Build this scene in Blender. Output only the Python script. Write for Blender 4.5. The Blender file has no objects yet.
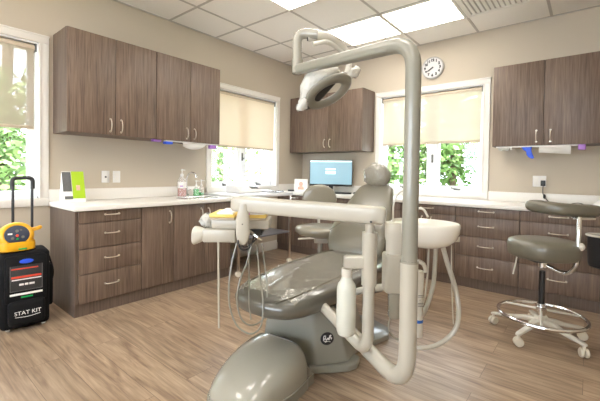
import bpy, bmesh, math, random
from mathutils import Vector, Matrix
random.seed(7)
S = bpy.context.scene
COL = S.collection
R = math.radians
V = Vector

# ---------------------------------------------------------------- camera
YAW, PIT, ROL, F, CY, H = 0.686721915, 0.0196758437, 0.0152663544, 352.858406, 179.40442, 1.12
_d = V((-math.sin(YAW)*math.cos(PIT), math.cos(YAW)*math.cos(PIT), -math.sin(PIT)))
_r = V((math.cos(YAW), math.sin(YAW), 0)); _u = _r.cross(_d)
CR = _r*math.cos(ROL) + _u*math.sin(ROL); CU = _u*math.cos(ROL) - _r*math.sin(ROL)
cd = bpy.data.cameras.new('camera'); cam = bpy.data.objects.new('camera', cd); COL.objects.link(cam)
cam.matrix_world = Matrix(((CR.x, CU.x, -_d.x, 0), (CR.y, CU.y, -_d.y, 0), (CR.z, CU.z, -_d.z, H), (0, 0, 0, 1)))
cd.sensor_width = 36; cd.lens = F*36/600; cd.shift_y = -(200.5-CY)/600; cd.clip_start = .02
S.camera = cam

def at(px, py, k):
    """point measured on the photograph at distance k"""
    return V((0, 0, H)) + (_d + CR*((px-300)/F) - CU*((py-CY)/F))*k

# ---------------------------------------------------------------- world, sun, exposure
w = bpy.data.worlds.new('world'); S.world = w; w.use_nodes = True
wn = w.node_tree.nodes; bg = wn['Background']
bg.inputs[0].default_value = (.80, .90, 1.0, 1); bg.inputs[1].default_value = 8.0
sd = bpy.data.lights.new('sun', 'SUN'); sd.energy = 20.0; sd.angle = R(2); sd.color = (1, .95, .85)
sun = bpy.data.objects.new('sun', sd); COL.objects.link(sun); sun.rotation_euler = (R(38), 0, R(40))
S.view_settings.view_transform = 'Standard'; S.view_settings.look = 'None'
S.view_settings.gamma = 1; S.view_settings.exposure = 0.55
S.view_settings.use_curve_mapping = False
S.cycles.use_denoising = True
S.cycles.max_bounces = 10; S.cycles.diffuse_bounces = 5; S.cycles.glossy_bounces = 4
S.cycles.transparent_max_bounces = 16; S.cycles.sample_clamp_indirect = 8

PANEL = 6.7          # ceiling panel strength

# ---------------------------------------------------------------- materials
def newmat(n):
    m = bpy.data.materials.new(n); m.use_nodes = True
    return m, m.node_tree.nodes, m.node_tree.links, m.node_tree.nodes['Principled BSDF']
def mat(n, c, rough=.5, metal=0, coat=0, emit=0, noise=0, nscale=20, bump=0, spec=.5, alpha=1, coatr=.05):
    m, N, L, b = newmat(n)
    b.inputs['Base Color'].default_value = (*c, 1); b.inputs['Roughness'].default_value = rough
    b.inputs['Metallic'].default_value = metal; b.inputs['Coat Weight'].default_value = coat
    b.inputs['Coat Roughness'].default_value = coatr
    b.inputs['Specular IOR Level'].default_value = spec; b.inputs['Alpha'].default_value = alpha
    if emit:
        b.inputs['Emission Color'].default_value = (*c, 1); b.inputs['Emission Strength'].default_value = emit
    tc = N.new('ShaderNodeTexCoord'); nz = N.new('ShaderNodeTexNoise')
    nz.inputs['Scale'].default_value = nscale; nz.inputs['Detail'].default_value = 4
    L.new(tc.outputs['Object'], nz.inputs['Vector'])
    if noise:
        mx = N.new('ShaderNodeMix'); mx.data_type = 'RGBA'
        mx.inputs[6].default_value = (*[x*(1-noise) for x in c], 1)
        mx.inputs[7].default_value = (*[min(1, x*(1+noise)) for x in c], 1)
        L.new(nz.outputs['Fac'], mx.inputs[0]); L.new(mx.outputs[2], b.inputs['Base Color'])
    if bump:
        bp = N.new('ShaderNodeBump'); bp.inputs['Strength'].default_value = bump; bp.inputs['Distance'].default_value = .01
        L.new(nz.outputs['Fac'], bp.inputs['Height']); L.new(bp.outputs[0], b.inputs['Normal'])
    return m
def wood(n, c1, c2, rough=.45):
    m, N, L, b = newmat(n)
    tc = N.new('ShaderNodeTexCoord')
    def noise(sc, det):
        mp = N.new('ShaderNodeMapping'); mp.inputs['Scale'].default_value = sc
        nz = N.new('ShaderNodeTexNoise'); nz.inputs['Scale'].default_value = 1; nz.inputs['Detail'].default_value = det
        L.new(tc.outputs['Object'], mp.inputs[0]); L.new(mp.outputs[0], nz.inputs['Vector']); return nz.outputs['Fac']
    a = noise((55, 55, 1.6), 5); c = noise((190, 190, 6), 3)
    ad = N.new('ShaderNodeMath'); ad.operation = 'ADD'; L.new(a, ad.inputs[0]); L.new(c, ad.inputs[1])
    mr = N.new('ShaderNodeMapRange'); mr.inputs['From Min'].default_value = .7; mr.inputs['From Max'].default_value = 1.3
    L.new(ad.outputs[0], mr.inputs['Value'])
    mx = N.new('ShaderNodeMix'); mx.data_type = 'RGBA'; mx.inputs[6].default_value = (*c1, 1); mx.inputs[7].default_value = (*c2, 1)
    L.new(mr.outputs[0], mx.inputs[0]); L.new(mx.outputs[2], b.inputs['Base Color'])
    b.inputs['Roughness'].default_value = rough
    return m
def floor_mat():
    m, N, L, b = newmat('wood_plank_vinyl')
    tc = N.new('ShaderNodeTexCoord'); br = N.new('ShaderNodeTexBrick')
    br.offset = .37; br.inputs['Scale'].default_value = 1
    br.inputs['Brick Width'].default_value = 1.2; br.inputs['Row Height'].default_value = .178
    br.inputs['Mortar Size'].default_value = .0014; br.inputs['Mortar Smooth'].default_value = .3
    br.inputs['Color1'].default_value = (.0, .0, .0, 1); br.inputs['Color2'].default_value = (1, 1, 1, 1)
    br.inputs['Mortar'].default_value = (.5, .5, .5, 1); br.inputs['Bias'].default_value = 0
    L.new(tc.outputs['Object'], br.inputs['Vector'])
    # per plank offset of the grain
    sp = N.new('ShaderNodeVectorMath'); sp.operation = 'SCALE'; sp.inputs['Scale'].default_value = 13
    L.new(br.outputs['Color'], sp.inputs[0])
    ad = N.new('ShaderNodeVectorMath'); ad.operation = 'ADD'; L.new(tc.outputs['Object'], ad.inputs[0]); L.new(sp.outputs[0], ad.inputs[1])
    def nz(sc, det, dist=0):
        mp = N.new('ShaderNodeMapping'); mp.inputs['Scale'].default_value = sc
        n = N.new('ShaderNodeTexNoise'); n.inputs['Scale'].default_value = 1; n.inputs['Detail'].default_value = det
        n.inputs['Distortion'].default_value = dist
        L.new(ad.outputs[0], mp.inputs[0]); L.new(mp.outputs[0], n.inputs['Vector']); return n.outputs['Fac']
    g1 = nz((1.6, 15, 1), 6, 1.8); g2 = nz((5, 110, 1), 4, .4)
    a = N.new('ShaderNodeMath'); a.operation = 'MULTIPLY_ADD'; L.new(g2, a.inputs[0]); a.inputs[1].default_value = .5; L.new(g1, a.inputs[2])
    mr = N.new('ShaderNodeMapRange'); mr.inputs['From Min'].default_value = .5; mr.inputs['From Max'].default_value = 1.0
    L.new(a.outputs[0], mr.inputs['Value'])
    mx = N.new('ShaderNodeMix'); mx.data_type = 'RGBA'
    mx.inputs[6].default_value = (.175, .112, .074, 1); mx.inputs[7].default_value = (.47, .35, .24, 1)
    L.new(mr.outputs[0], mx.inputs[0])
    tint = N.new('ShaderNodeMix'); tint.data_type = 'RGBA'; tint.blend_type = 'MULTIPLY'; tint.inputs[0].default_value = 1
    t2 = N.new('ShaderNodeMapRange'); t2.inputs['To Min'].default_value = .86; t2.inputs['To Max'].default_value = 1.08
    L.new(br.outputs['Color'], t2.inputs['Value']); L.new(mx.outputs[2], tint.inputs[6]); L.new(t2.outputs[0], tint.inputs[7])
    seam = N.new('ShaderNodeMix'); seam.data_type = 'RGBA'; seam.inputs[7].default_value = (.13, .085, .055, 1)
    L.new(br.outputs['Fac'], seam.inputs[0]); L.new(tint.outputs[2], seam.inputs[6])
    L.new(seam.outputs[2], b.inputs['Base Color'])
    b.inputs['Roughness'].default_value = .33; b.inputs['Specular IOR Level'].default_value = .5
    bp = N.new('ShaderNodeBump'); bp.inputs['Strength'].default_value = .12; bp.inputs['Distance'].default_value = .004
    L.new(a.outputs[0], bp.inputs['Height']); L.new(bp.outputs[0], b.inputs['Normal'])
    return m
def glass_mat():
    m, N, L, b = newmat('window_glass')
    t = N.new('ShaderNodeBsdfTransparent'); g = N.new('ShaderNodeBsdfGlossy'); g.inputs['Roughness'].default_value = .02
    mx = N.new('ShaderNodeMixShader'); mx.inputs[0].default_value = .05
    L.new(t.outputs[0], mx.inputs[1]); L.new(g.outputs[0], mx.inputs[2]); L.new(mx.outputs[0], N['Material Output'].inputs[0])
    return m
def shade_mat(n, c, openness, trans):
    m, N, L, b = newmat(n)
    d = N.new('ShaderNodeBsdfDiffuse'); d.inputs[0].default_value = (*c, 1)
    tl = N.new('ShaderNodeBsdfTranslucent'); tl.inputs[0].default_value = (*c, 1)
    tp = N.new('ShaderNodeBsdfTransparent')
    a = N.new('ShaderNodeMixShader'); a.inputs[0].default_value = trans
    L.new(d.outputs[0], a.inputs[1]); L.new(tl.outputs[0], a.inputs[2])
    c_ = N.new('ShaderNodeMixShader'); c_.inputs[0].default_value = openness
    L.new(a.outputs[0], c_.inputs[1]); L.new(tp.outputs[0], c_.inputs[2]); L.new(c_.outputs[0], N['Material Output'].inputs[0])
    return m
def clear_plastic(n, c, alpha, rough=.15, bump=0):
    m = mat(n, c, rough, 0, .6, alpha=alpha, bump=bump, nscale=30); return m

M = dict(
    wall=mat('warm_greige_paint', (.535, .465, .37), .75, noise=.02, nscale=3),
    ceil=mat('ceiling_tile', (.86, .82, .77), .9, noise=.04, nscale=90),
    grid=mat('ceiling_grid_paint', (.50, .46, .42), .6, noise=.02),
    floor=floor_mat(),
    wood=wood('grey_brown_laminate', (.090, .058, .041), (.228, .158, .117)),
    woodin=wood('cabinet_side_laminate', (.095, .064, .048), (.165, .120, .095)),
    counter=mat('white_solid_surface', (.80, .77, .72), .3, noise=.02, nscale=60),
    trim=mat('white_trim_paint', (.80, .77, .72), .4, noise=.01),
    vinyl=mat('window_vinyl', (.83, .84, .85), .35, noise=.01),
    nickel=mat('brushed_nickel', (.72, .66, .58), .28, 1, noise=.03, nscale=200),
    chrome=mat('polished_chrome', (.80, .80, .80), .12, 1, noise=.01),
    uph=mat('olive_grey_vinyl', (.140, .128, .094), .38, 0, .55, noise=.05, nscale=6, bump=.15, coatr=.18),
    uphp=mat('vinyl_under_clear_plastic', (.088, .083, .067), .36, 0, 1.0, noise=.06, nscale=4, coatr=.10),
    shell=mat('beige_equipment_plastic', (.44, .41, .345), .3, 0, .3, noise=.01),
    shellw=mat('pale_equipment_plastic', (.60, .57, .50), .3, 0, .3, noise=.01),
    hood=mat('grey_beige_base_cover', (.31, .295, .25), .22, 0, 1, noise=.02),
    ped=mat('grey_pedestal_cover', (.235, .23, .195), .3, 0, .5, noise=.02),
    dark=mat('dark_rubber', (.02, .02, .02), .5, noise=.1),
    black=mat('black_nylon_fabric', (.007, .007, .008), .8, spec=.2, noise=.2, nscale=80, bump=.3),
    blackp=mat('black_plastic', (.018, .018, .02), .35, noise=.05),
    char=mat('charcoal_plastic', (.03, .03, .032), .45, noise=.05),
    yellow=mat('yellow_plastic', (.80, .41, .008), .38, 0, .2, noise=.02),
    navy=mat('navy_membrane', (.025, .035, .065), .4, noise=.1),
    white=mat('white_plastic', (.80, .78, .75), .4, noise=.01),
    paper=mat('white_paper', (.85, .83, .80), .8, noise=.01),
    green=mat('lime_green_print', (.36, .55, .01), .5, noise=.05),
    greenliq=mat('green_soap', (.01, .42, .10), .15, 0, .5, noise=.03),
    pink=mat('pink_soap', (.42, .14, .12), .2, 0, .5, noise=.03),
    blue=mat('blue_plastic', (.02, .09, .70), .4, noise=.1),
    purple=mat('purple_plastic', (.35, .16, .52), .4, noise=.1),
    red=mat('red_print', (.65, .06, .03), .5, noise=.05),
    grey=mat('grey_print', (.12, .12, .12), .5, noise=.3, nscale=120),
    screen=mat('screen_blue', (.17, .30, .36), .25, emit=.55, noise=0),
    screenw=mat('screen_white', (.70, .85, .88), .25, emit=.6),
    polem=mat('grey_beige_pole_paint', (.25, .24, .20), .3, 0, .4, noise=.01), bowl=mat('glossy_white_bowl', (.72, .69, .62), .2, 0, .6, noise=.01), tanv=mat('tan_grey_vinyl', (.24, .215, .16), .35, 0, .6, noise=.03),
    dial=mat('clock_dial', (.60, .59, .59), .5, noise=.01), clockrim=mat('clock_rim', (.42, .41, .40), .35, noise=.01),
    lamp=mat('dark_lamp_ring', (.24, .23, .19), .35, 0, .3, noise=.02),
    cartop=mat('cart_top_laminate', (.62, .61, .60), .3, noise=.02),
    lcd=mat('grey_lcd', (.16, .16, .15), .2, noise=.05),
    steelgrey=mat('grey_shelf_metal', (.22, .22, .25), .35, .6, noise=.03),
    tray=mat('yellow_tray_plastic', (.85, .62, .16), .35, 0, .2, noise=.03),
    bottle=mat('frosted_bottle', (.62, .63, .56), .3, 0, .3, alpha=.92, noise=.01),
    label=mat('blue_band', (.02, .12, .45), .4, noise=.02),
    caster=mat('cream_caster_plastic', (.62, .56, .46), .4, noise=.02),
    glass=glass_mat(),
    shade1=shade_mat('solar_shade_screen', (.40, .335, .26), .11, .09),
    shade2=shade_mat('cream_shade_fabric', (.80, .67, .52), .0, .10),
    shade3=shade_mat('cream_shade_screen', (.60, .545, .45), .11, .13),
    shaderoll=mat('shade_roll_fabric', (.55, .46, .35), .7, noise=.03),
    wrap=mat('clear_plastic_wrap', (.78, .78, .74), .12, 0, 1, alpha=.68, bump=1, nscale=60),
    panel=mat('lit_diffuser', (1, .95, .87), .6, emit=PANEL),
    leaf=mat('leaf_green', (.13, .24, .07), .6, noise=.5, nscale=2.0),
    leaf2=mat('leaf_light_green', (.22, .34, .13), .6, noise=.5, nscale=2.0),
    bark=mat('bark', (.10, .07, .05), .9, noise=.3),
    bounce_paving=mat('pale_bounce_paving', (.75, .72, .66), .9, noise=.05),
    grass=mat('lawn', (.12, .22, .05), .9, noise=.3, nscale=4),
    skin=mat('photo_print', (.70, .42, .32), .5, noise=.4, nscale=30),
    steel=mat('stainless_steel', (.55, .55, .56), .25, 1, noise=.02),
    purl=mat('pink_instrument_pack', (.65, .18, .50), .4, noise=.2, nscale=60),
)

# ---------------------------------------------------------------- mesh helpers
def frame_from(dirv, up=V((0, 0, 1))):
    z = dirv.normalized()
    if abs(z.dot(up)) > .98: up = V((0, 1, 0))
    x = up.cross(z).normalized(); y = z.cross(x)
    return x, y, z
def smooth_path(pts, n=8):
    pts = [V(p) for p in pts]
    if len(pts) < 3: return pts
    P = [pts[0]*2-pts[1]] + pts + [pts[-1]*2-pts[-2]]; out = []
    for i in range(1, len(P)-2):
        a, b, c, d = P[i-1:i+3]
        for j in range(n):
            t = j/n
            out.append(.5*((2*b)+(c-a)*t+(2*a-5*b+4*c-d)*t*t+(3*b-3*c+d-a)*t**3))
    out.append(pts[-1]); return out
def fillet(pts, rad, n=8):
    """polyline with round corners"""
    pts = [V(p) for p in pts]; out = [pts[0]]
    for i in range(1, len(pts)-1):
        p = pts[i]; a = (pts[i-1]-p); b = (pts[i+1]-p)
        ra = min(rad, a.length*.48, b.length*.48)
        s = p+a.normalized()*ra; e = p+b.normalized()*ra
        for j in range(n+1):
            t = j/n; out.append(s*(1-t)**2+p*2*t*(1-t)+e*t*t)
    out.append(pts[-1]); return out
class MB:
    def __init__(s): s.bm = bmesh.new()
    def box(s, x0, x1, y0, y1, z0, z1, bev=0, seg=2, M4=None):
        b = bmesh.new(); bmesh.ops.create_cube(b, size=1)
        for v in b.verts:
            v.co = V((x0+(v.co.x+.5)*(x1-x0), y0+(v.co.y+.5)*(y1-y0), z0+(v.co.z+.5)*(z1-z0)))
        if bev: bmesh.ops.bevel(b, geom=list(b.edges), offset=bev, segments=seg, profile=.5, affect='EDGES')
        return s._merge(b, M4)
    def _merge(s, b, M4=None):
        if M4 is not None: bmesh.ops.transform(b, matrix=M4, verts=b.verts)
        bmesh.ops.recalc_face_normals(b, faces=b.faces)
        me = bpy.data.meshes.new('tmp'); b.to_mesh(me); b.free(); s.bm.from_mesh(me); bpy.data.meshes.remove(me); return s
    def rings(s, rings, cap=True, closed=False):
        b = bmesh.new(); vs = [[b.verts.new(p) for p in r] for r in rings]; n = len(rings[0])
        rr = list(zip(vs, vs[1:])) + ([(vs[-1], vs[0])] if closed else [])
        for A, B in rr:
            for i in range(n):
                try: b.faces.new((A[i], A[(i+1) % n], B[(i+1) % n], B[i]))
                except ValueError: pass
        if cap and not closed:
            b.faces.new(vs[0][::-1]); b.faces.new(vs[-1])
        return s._merge(b)
    def tube(s, pts, r, n=12, cap=True, closed=False):
        pts = [V(p) for p in pts]; rs = r if isinstance(r, (list, tuple)) else [r]*len(pts)
        t0 = (pts[1]-pts[0]).normalized(); x, y, _ = frame_from(t0); rings = []
        m = len(pts)
        for i, p in enumerate(pts):
            if closed: t = pts[(i+1) % m]-pts[i-1]
            else: t = pts[min(i+1, m-1)]-pts[max(i-1, 0)]
            t.normalize(); x = (x-t*x.dot(t)).normalized(); y = t.cross(x)
            rings.append([p+(x*math.cos(a)+y*math.sin(a))*rs[i] for a in (2*math.pi*j/n for j in range(n))])
        return s.rings(rings, cap, closed)
    def cyl(s, p0, p1, r, r2=None, n=24):
        return s.tube([p0, p1], [r, r if r2 is None else r2], n)
    def lathe(s, prof, c=(0, 0, 0), ax=(0, 0, 1), n=32, sx=1, sy=1):
        x, y, z = frame_from(V(ax)); c = V(c); rings = []
        for (r, h) in prof:
            r = max(r, 1e-4)
            rings.append([c+z*h+(x*math.cos(a)*sx+y*math.sin(a)*sy)*r for a in (2*math.pi*j/n for j in range(n))])
        return s.rings(rings)
    def loft(s, secs, n=32):
        """secs: centre, right, up, half width, half height, exponent"""
        rings = []
        for c, rt, up, a, b_, e in secs:
            c, rt, up = V(c), V(rt), V(up); ring = []
            for j in range(n):
                t = 2*math.pi*j/n; ct, st = math.cos(t), math.sin(t)
                ring.append(c+rt*(a*math.copysign(abs(ct)**(2/e), ct))+up*(b_*math.copysign(abs(st)**(2/e), st)))
            rings.append(ring)
        return s.rings(rings)
    def sphere(s, c, rad, rot=None, n=20):
        b = bmesh.new(); bmesh.ops.create_uvsphere(b, u_segments=n, v_segments=n//2+2, radius=1)
        r = rad if isinstance(rad, (tuple, list)) else (rad,)*3
        Mx = Matrix.Diagonal((*r, 1))
        if rot is not None: Mx = rot.to_4x4() @ Mx
        return s._merge(b, Matrix.Translation(V(c)) @ Mx)
    def prism(s, poly, z0, z1, M4=None, bev=0, top=None):
        b = bmesh.new(); lo = [b.verts.new((p[0], p[1], z0)) for p in poly]
        hi = [b.verts.new((p[0], p[1], z1)) for p in (top or poly)]
        b.faces.new(lo[::-1]); b.faces.new(hi); n = len(poly)
        for i in range(n): b.faces.new((lo[i], lo[(i+1) % n], hi[(i+1) % n], hi[i]))
        if bev: bmesh.ops.bevel(b, geom=list(b.edges), offset=bev, segments=3, profile=.5, affect='EDGES')
        return s._merge(b, M4)
    def quad(s, pts):
        s.bm.faces.new([s.bm.verts.new(V(p)) for p in pts]); return s

MW = {}
def world_of(o): return MW.get(o.name, Matrix.Identity(4))
def build(name, mb, m, parent=None, world=True, sharp=35):
    me = bpy.data.meshes.new(name); bm = mb.bm if isinstance(mb, MB) else mb
    if parent is not None and world: bmesh.ops.transform(bm, matrix=world_of(parent).inverted(), verts=bm.verts)
    bm.to_mesh(me); bm.free()
    me.materials.append(M[m] if isinstance(m, str) else m)
    me.shade_smooth(); me.set_sharp_from_angle(angle=R(sharp))
    o = bpy.data.objects.new(name, me); COL.objects.link(o)
    if parent is not None: o.parent = parent; MW[o.name] = world_of(parent)
    return o
def tag(o, label, cat, group=None, kind=None):
    o['label'] = label; o['category'] = cat
    if group: o['group'] = group
    if kind: o['kind'] = kind
    return o
def thing(name, label, cat, loc=(0, 0, 0), rz=0, group=None, kind=None):
    o = bpy.data.objects.new(name, None); COL.objects.link(o); o.empty_display_size = .05
    o.location = loc; o.rotation_euler = (0, 0, rz)
    MW[o.name] = Matrix.Translation(V(loc)) @ Matrix.Rotation(rz, 4, 'Z')
    if kind == 'structure': o['kind'] = kind; return o
    return tag(o, label, cat, group, kind)
def struct(name, mb, m, parent=None):
    o = build(name, mb, m, parent)
    if parent is None: o['kind'] = 'structure'
    return o
def text_mesh(txt, size, M4, depth=.0008, bold=0):
    c = bpy.data.curves.new('t', 'FONT'); c.body = txt; c.size = size; c.extrude = depth; c.offset = bold; c.align_x = 'CENTER'; c.align_y = 'CENTER'
    o = bpy.data.objects.new('t', c); COL.objects.link(o); dg = bpy.context.evaluated_depsgraph_get(); dg.update()
    me = bpy.data.meshes.new_from_object(o.evaluated_get(dg)); mb = MB(); mb.bm.from_mesh(me)
    bmesh.ops.transform(mb.bm, matrix=M4, verts=mb.bm.verts)
    bpy.data.objects.remove(o); bpy.data.meshes.remove(me); return mb
def basis(o, x, y, z):
    o, x, y, z = V(o), V(x).normalized(), V(y).normalized(), V(z).normalized()
    return Matrix(((x.x, y.x, z.x, o.x), (x.y, y.y, z.y, o.y), (x.z, y.z, z.z, o.z), (0, 0, 0, 1)))

# ---------------------------------------------------------------- room shell
XL, YB, ZC = -3.52, 4.35, 2.725
XR, YN = 1.60, -2.20
FB = 3.76           # front of the back base cabinets
FL = -2.938         # front of the left base cabinets
T = .14
struct('floor', MB().box(XL-T, XR+T, YN-T, YB+T, -.08, 0), 'floor')
struct('wall_right', MB().box(XR, XR+T, YN-T, YB+T, 0, ZC), 'wall')
mb = MB(); mb.box(XL-T, -2.9, YN-T, YN, 0, ZC).box(1.0, XR, YN-T, YN, 0, ZC).box(-2.9, 1.0, YN-T, YN, 0, .80).box(-2.9, 1.0, YN-T, YN, 2.2, ZC)
struct('wall_near', mb, 'wall')
t = thing('window_4', '', '', (-.95, YN, .8), kind='structure')  # added window behind the camera, out of view, brings in extra daylight
mb = MB(); cuts = [-2.9, -1.6, -.3, 1.0]
for x in cuts: mb.box(x-.03, x+.03, YN-.10, YN-.04, .80, 2.2)
mb.box(-2.9, 1.0, YN-.10, YN-.04, .80, .86).box(-2.9, 1.0, YN-.10, YN-.04, 2.14, 2.2); build('frame', mb, 'vinyl', t)
for x in cuts[:3]: build('pane', MB().box(x+.03, x+1.27, YN-.075, YN-.069, .86, 2.14), 'glass', t)
W1 = (-.26, .885, .875, 2.15)     # openings: along the wall, z
W2 = (2.595, 3.72, .925, 2.135)
W3 = (-2.18, -.93, .925, 2.135)
mb = MB()
ys = [YN, W1[0], W1[1], W2[0], W2[1], YB]
mb.box(XL-T, XL, ys[0], ys[1], 0, ZC); mb.box(XL-T, XL, ys[2], ys[3], 0, ZC); mb.box(XL-T, XL, ys[4], ys[5]+T, 0, ZC)
for W in (W1, W2): mb.box(XL-T, XL, W[0], W[1], 0, W[2]); mb.box(XL-T, XL, W[0], W[1], W[3], ZC)
struct('wall_left', mb, 'wall')
mb = MB()
mb.box(XL, W3[0], YB, YB+T, 0, ZC); mb.box(W3[1], XR, YB, YB+T, 0, ZC)
mb.box(W3[0], W3[1], YB, YB+T, 0, W3[2]); mb.box(W3[0], W3[1], YB, YB+T, W3[3], ZC)
struct('wall_back', mb, 'wall')
# ceiling with lay-in tiles, t-bar grid, openings kept for the light panels
ceil = struct('ceiling', MB().box(XL-T, XR+T, YN-T, YB+T, ZC, ZC+.10), 'ceil')
gx = [-1.0+.67*i for i in range(-3, 4)]; gy = [3.855-.605*i for i in range(0, 10)]
mb = MB()
for x in gx: mb.box(x-.012, x+.012, YN, YB, ZC-.004, ZC-.0001)
for y in gy: mb.box(XL, XR, y-.012, y+.012, ZC-.0045, ZC-.0001)
mb.box(XL, XL+.02, YN, YB, ZC-.006, ZC-.0001); mb.box(XL, XR, YB-.02, YB, ZC-.006, ZC-.0001)
build('ceiling_grid', mb, 'grid', ceil)
# baseboards
struct('baseboard_left', MB().box(XL, XL+.015, 2.46, FB+.01, 0, .13, .004).box(XL, XL+.015, YN, .962, 0, .13, .004), 'trim')

def light(cx, cy, label):
    t = thing('ceiling_light', label, 'ceiling light', (cx, cy, ZC-.012), group='ceiling light panels')
    a, b = .325, .29; z0, z1 = ZC-.014, ZC-.0046
    mb = MB(); 
    for s in (-1, 1):
        mb.box(cx+s*a-.012, cx+s*a+.012, cy-b-.012, cy+b+.012, z0, z1)
        mb.box(cx-a, cx+a, cy+s*b-.012, cy+s*b+.012, z0, z1)
    build('frame', mb, 'trim', t)
    build('diffuser', MB().box(cx-a+.012, cx+a-.012, cy-b+.012, cy+b-.012, z0+.003, z1), 'panel', t)
GX = lambda i: -1.0+.67*(i+.5)   # cell centres
GY = lambda j: 3.855-.605*(j+.5)
light(GX(-2), GY(0), 'bright square ceiling light panel, seen above the bent lamp arm')
light(GX(-1), GY(0), 'bright square ceiling light panel between the other panel and the air vent')
light(GX(-2), GY(2), 'ceiling light panel at the top edge of the photo, a white corner showing')
light(GX(-1), GY(2), 'ceiling light panel overhead, nearer than the air vent')
for (i, j) in ((-2, 5), (0, 4), (1, 6), (-3, 7)):
    light(GX(i), GY(j), 'square ceiling light panel over the near half of the room')
# air vent
t = thing('ceiling_vent', 'white slatted air vent in the ceiling beside the light panels', 'air vent', (GX(0), GY(0), ZC-.012))
cx, cy = GX(0), GY(0); mb = MB()
for s in (-1, 1):
    mb.box(cx+s*.30-.022, cx+s*.30+.022, cy-.29, cy+.29, ZC-.018, ZC-.0046)
    mb.box(cx-.30, cx+.30, cy+s*.27-.022, cy+s*.27+.022, ZC-.018, ZC-.0046)
build('frame', mb, 'trim', t)
build('backing', MB().box(cx-.28, cx+.28, cy-.25, cy+.25, ZC-.008, ZC-.0046), 'grid', t)
for i in range(13):
    x = cx-.252+i*.042
    build('slat', MB().box(-.017, .017, cy-.25, cy+.25, -.0012, .0012, M4=Matrix.Translation((x, 0, ZC-.014)) @ Matrix.Rotation(R(18), 4, 'Y')), 'trim', t)

# ---------------------------------------------------------------- windows (local: a along the wall, inward normal)
def window(idx, W, wall, casing, mull, shade_z, shade_m, shade_label):
    a0, a1, z0, z1 = W
    if wall == 'L':
        def P(mb, a, b, n0, n1, c, d, bev=0):       # n: depth, negative = outside
            return mb.box(XL+n0, XL+n1, a, b, c, d, bev)
        base = (XL, (a0+a1)/2, z0); nrm = V((1, 0, 0)); pt = lambda a, n, z: V((XL+n, a, z))
    else:
        def P(mb, a, b, n0, n1, c, d, bev=0):
            return mb.box(a, b, YB-n1, YB-n0, c, d, bev)
        base = ((a0+a1)/2, YB, z0); nrm = V((0, -1, 0)); pt = lambda a, n, z: V((a, YB-n, z))
    t = thing('window_%d' % idx, '', '', base, kind='structure')
    cw = .066; mb = MB()
    P(mb, a0-cw, a0, 0, .020, z0-cw, z1+cw, .004); P(mb, a1, a1+cw, 0, .020, z0-cw, z1+cw, .004)
    P(mb, a0-cw, a1+cw, 0, .024, z1, z1+cw, .004); P(mb, a0-cw, a1+cw, 0, .024, z0-cw, z0, .004)
    P(mb, a0-cw-.004, a1+cw+.004, 0, .03, z1+cw-.014, z1+cw, .004)
    P(mb, a0-.010, a0+.002, 0, .027, z0, z1, .002); P(mb, a1-.002, a1+.010, 0, .027, z0, z1, .002)
    build('casing', mb, 'trim', t)
    mb = MB(); j = .012
    P(mb, a0, a0+j, -T, 0, z0, z1); P(mb, a1-j, a1, -T, 0, z0, z1); P(mb, a0, a1, -T, 0, z0, z0+j); P(mb, a0, a1, -T, 0, z1-j, z1)
    build('jamb', mb, 'vinyl', t)
    mb = MB(); P(mb, mull-.028, mull+.028, -.11, -.045, z0+j, z1-j, .004); build('mullion', mb, 'vinyl', t)
    for (s0, s1) in ((a0+j, mull-.028), (mull+.028, a1-j)):
        mb = MB(); f = .05; n0, n1 = -.10, -.06
        P(mb, s0, s0+f, n0, n1, z0+j, z1-j, .004); P(mb, s1-f, s1, n0, n1, z0+j, z1-j, .004)
        P(mb, s0+f, s1-f, n0, n1, z0+j, z0+j+f, .004); P(mb, s0+f, s1-f, n0, n1, z1-j-f, z1-j, .004)
        sash = build('sash', mb, 'vinyl', t)
        mb = MB(); P(mb, s0+f, s1-f, -.083, -.077, z0+j+f, z1-j-f); build('pane', mb, 'glass', sash)
        c = (s0+s1)/2; mb = MB()
        P(mb, c-.035, c+.035, -.058, -.03, z0+j, z0+j+.016, .004)
        mb.tube([pt(c+.01, -.036, z0+.026), pt(c-.05, -.03, z0+.036)], .006, 8); mb.sphere(pt(c-.052, -.03, z0+.038), .010, n=10)
        build('crank_handle', mb, 'lcd', t)
    mb = MB(); P(mb, mull-.012, mull+.012, -.045, -.035, z0+.34, z0+.44, .003)
    mb.tube([pt(mull, -.036, z0+.39), pt(mull+.004, -.012, z0+.36)], .006, 8); build('latch', mb, 'lcd', t)
    # roller shade
    s = thing('roller_shade', shade_label, 'roller shade', tuple(pt((a0+a1)/2, -.03, z1-.05)), group='roller shades')
    mb = MB(); mb.cyl(pt(a0+.025, -.03, z1-.045), pt(a1-.025, -.03, z1-.045), .026, n=20); build('roller', mb, 'shaderoll', s)
    for q0_, q1_ in ((a0+.012, a0+.024), (a1-.024, a1-.012)):
        mb = MB(); P(mb, q0_, q1_, -.06, 0, z1-.075, z1-.012); build('bracket', mb, 'lcd', s)
    mb = MB(); mb.quad([pt(a0+.03, -.008, shade_z), pt(a1-.03, -.008, shade_z), pt(a1-.03, -.008, z1-.05), pt(a0+.03, -.008, z1-.05)])
    build('fabric', mb, shade_m, s)
    mb = MB(); P(mb, a0+.03, a1-.03, -.014, -.002, shade_z-.012, shade_z+.014, .003); build('bottom_rail', mb, 'shaderoll', s)
    mb = MB(); mb.tube([pt(a1-.018, -.02, z1-.05), pt(a1-.017, -.02, z0+.55)], .0022, 6); mb.tube([pt(a1-.022, -.012, z1-.05), pt(a1-.021, -.012, z0+.55)], .0022, 6)
    build('pull_cord', mb, 'white', s)
window(1, W1, 'L', .066, .30, 1.45, 'shade1', 'tan see-through roller shade in the window at the left edge, above the black bag')
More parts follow.
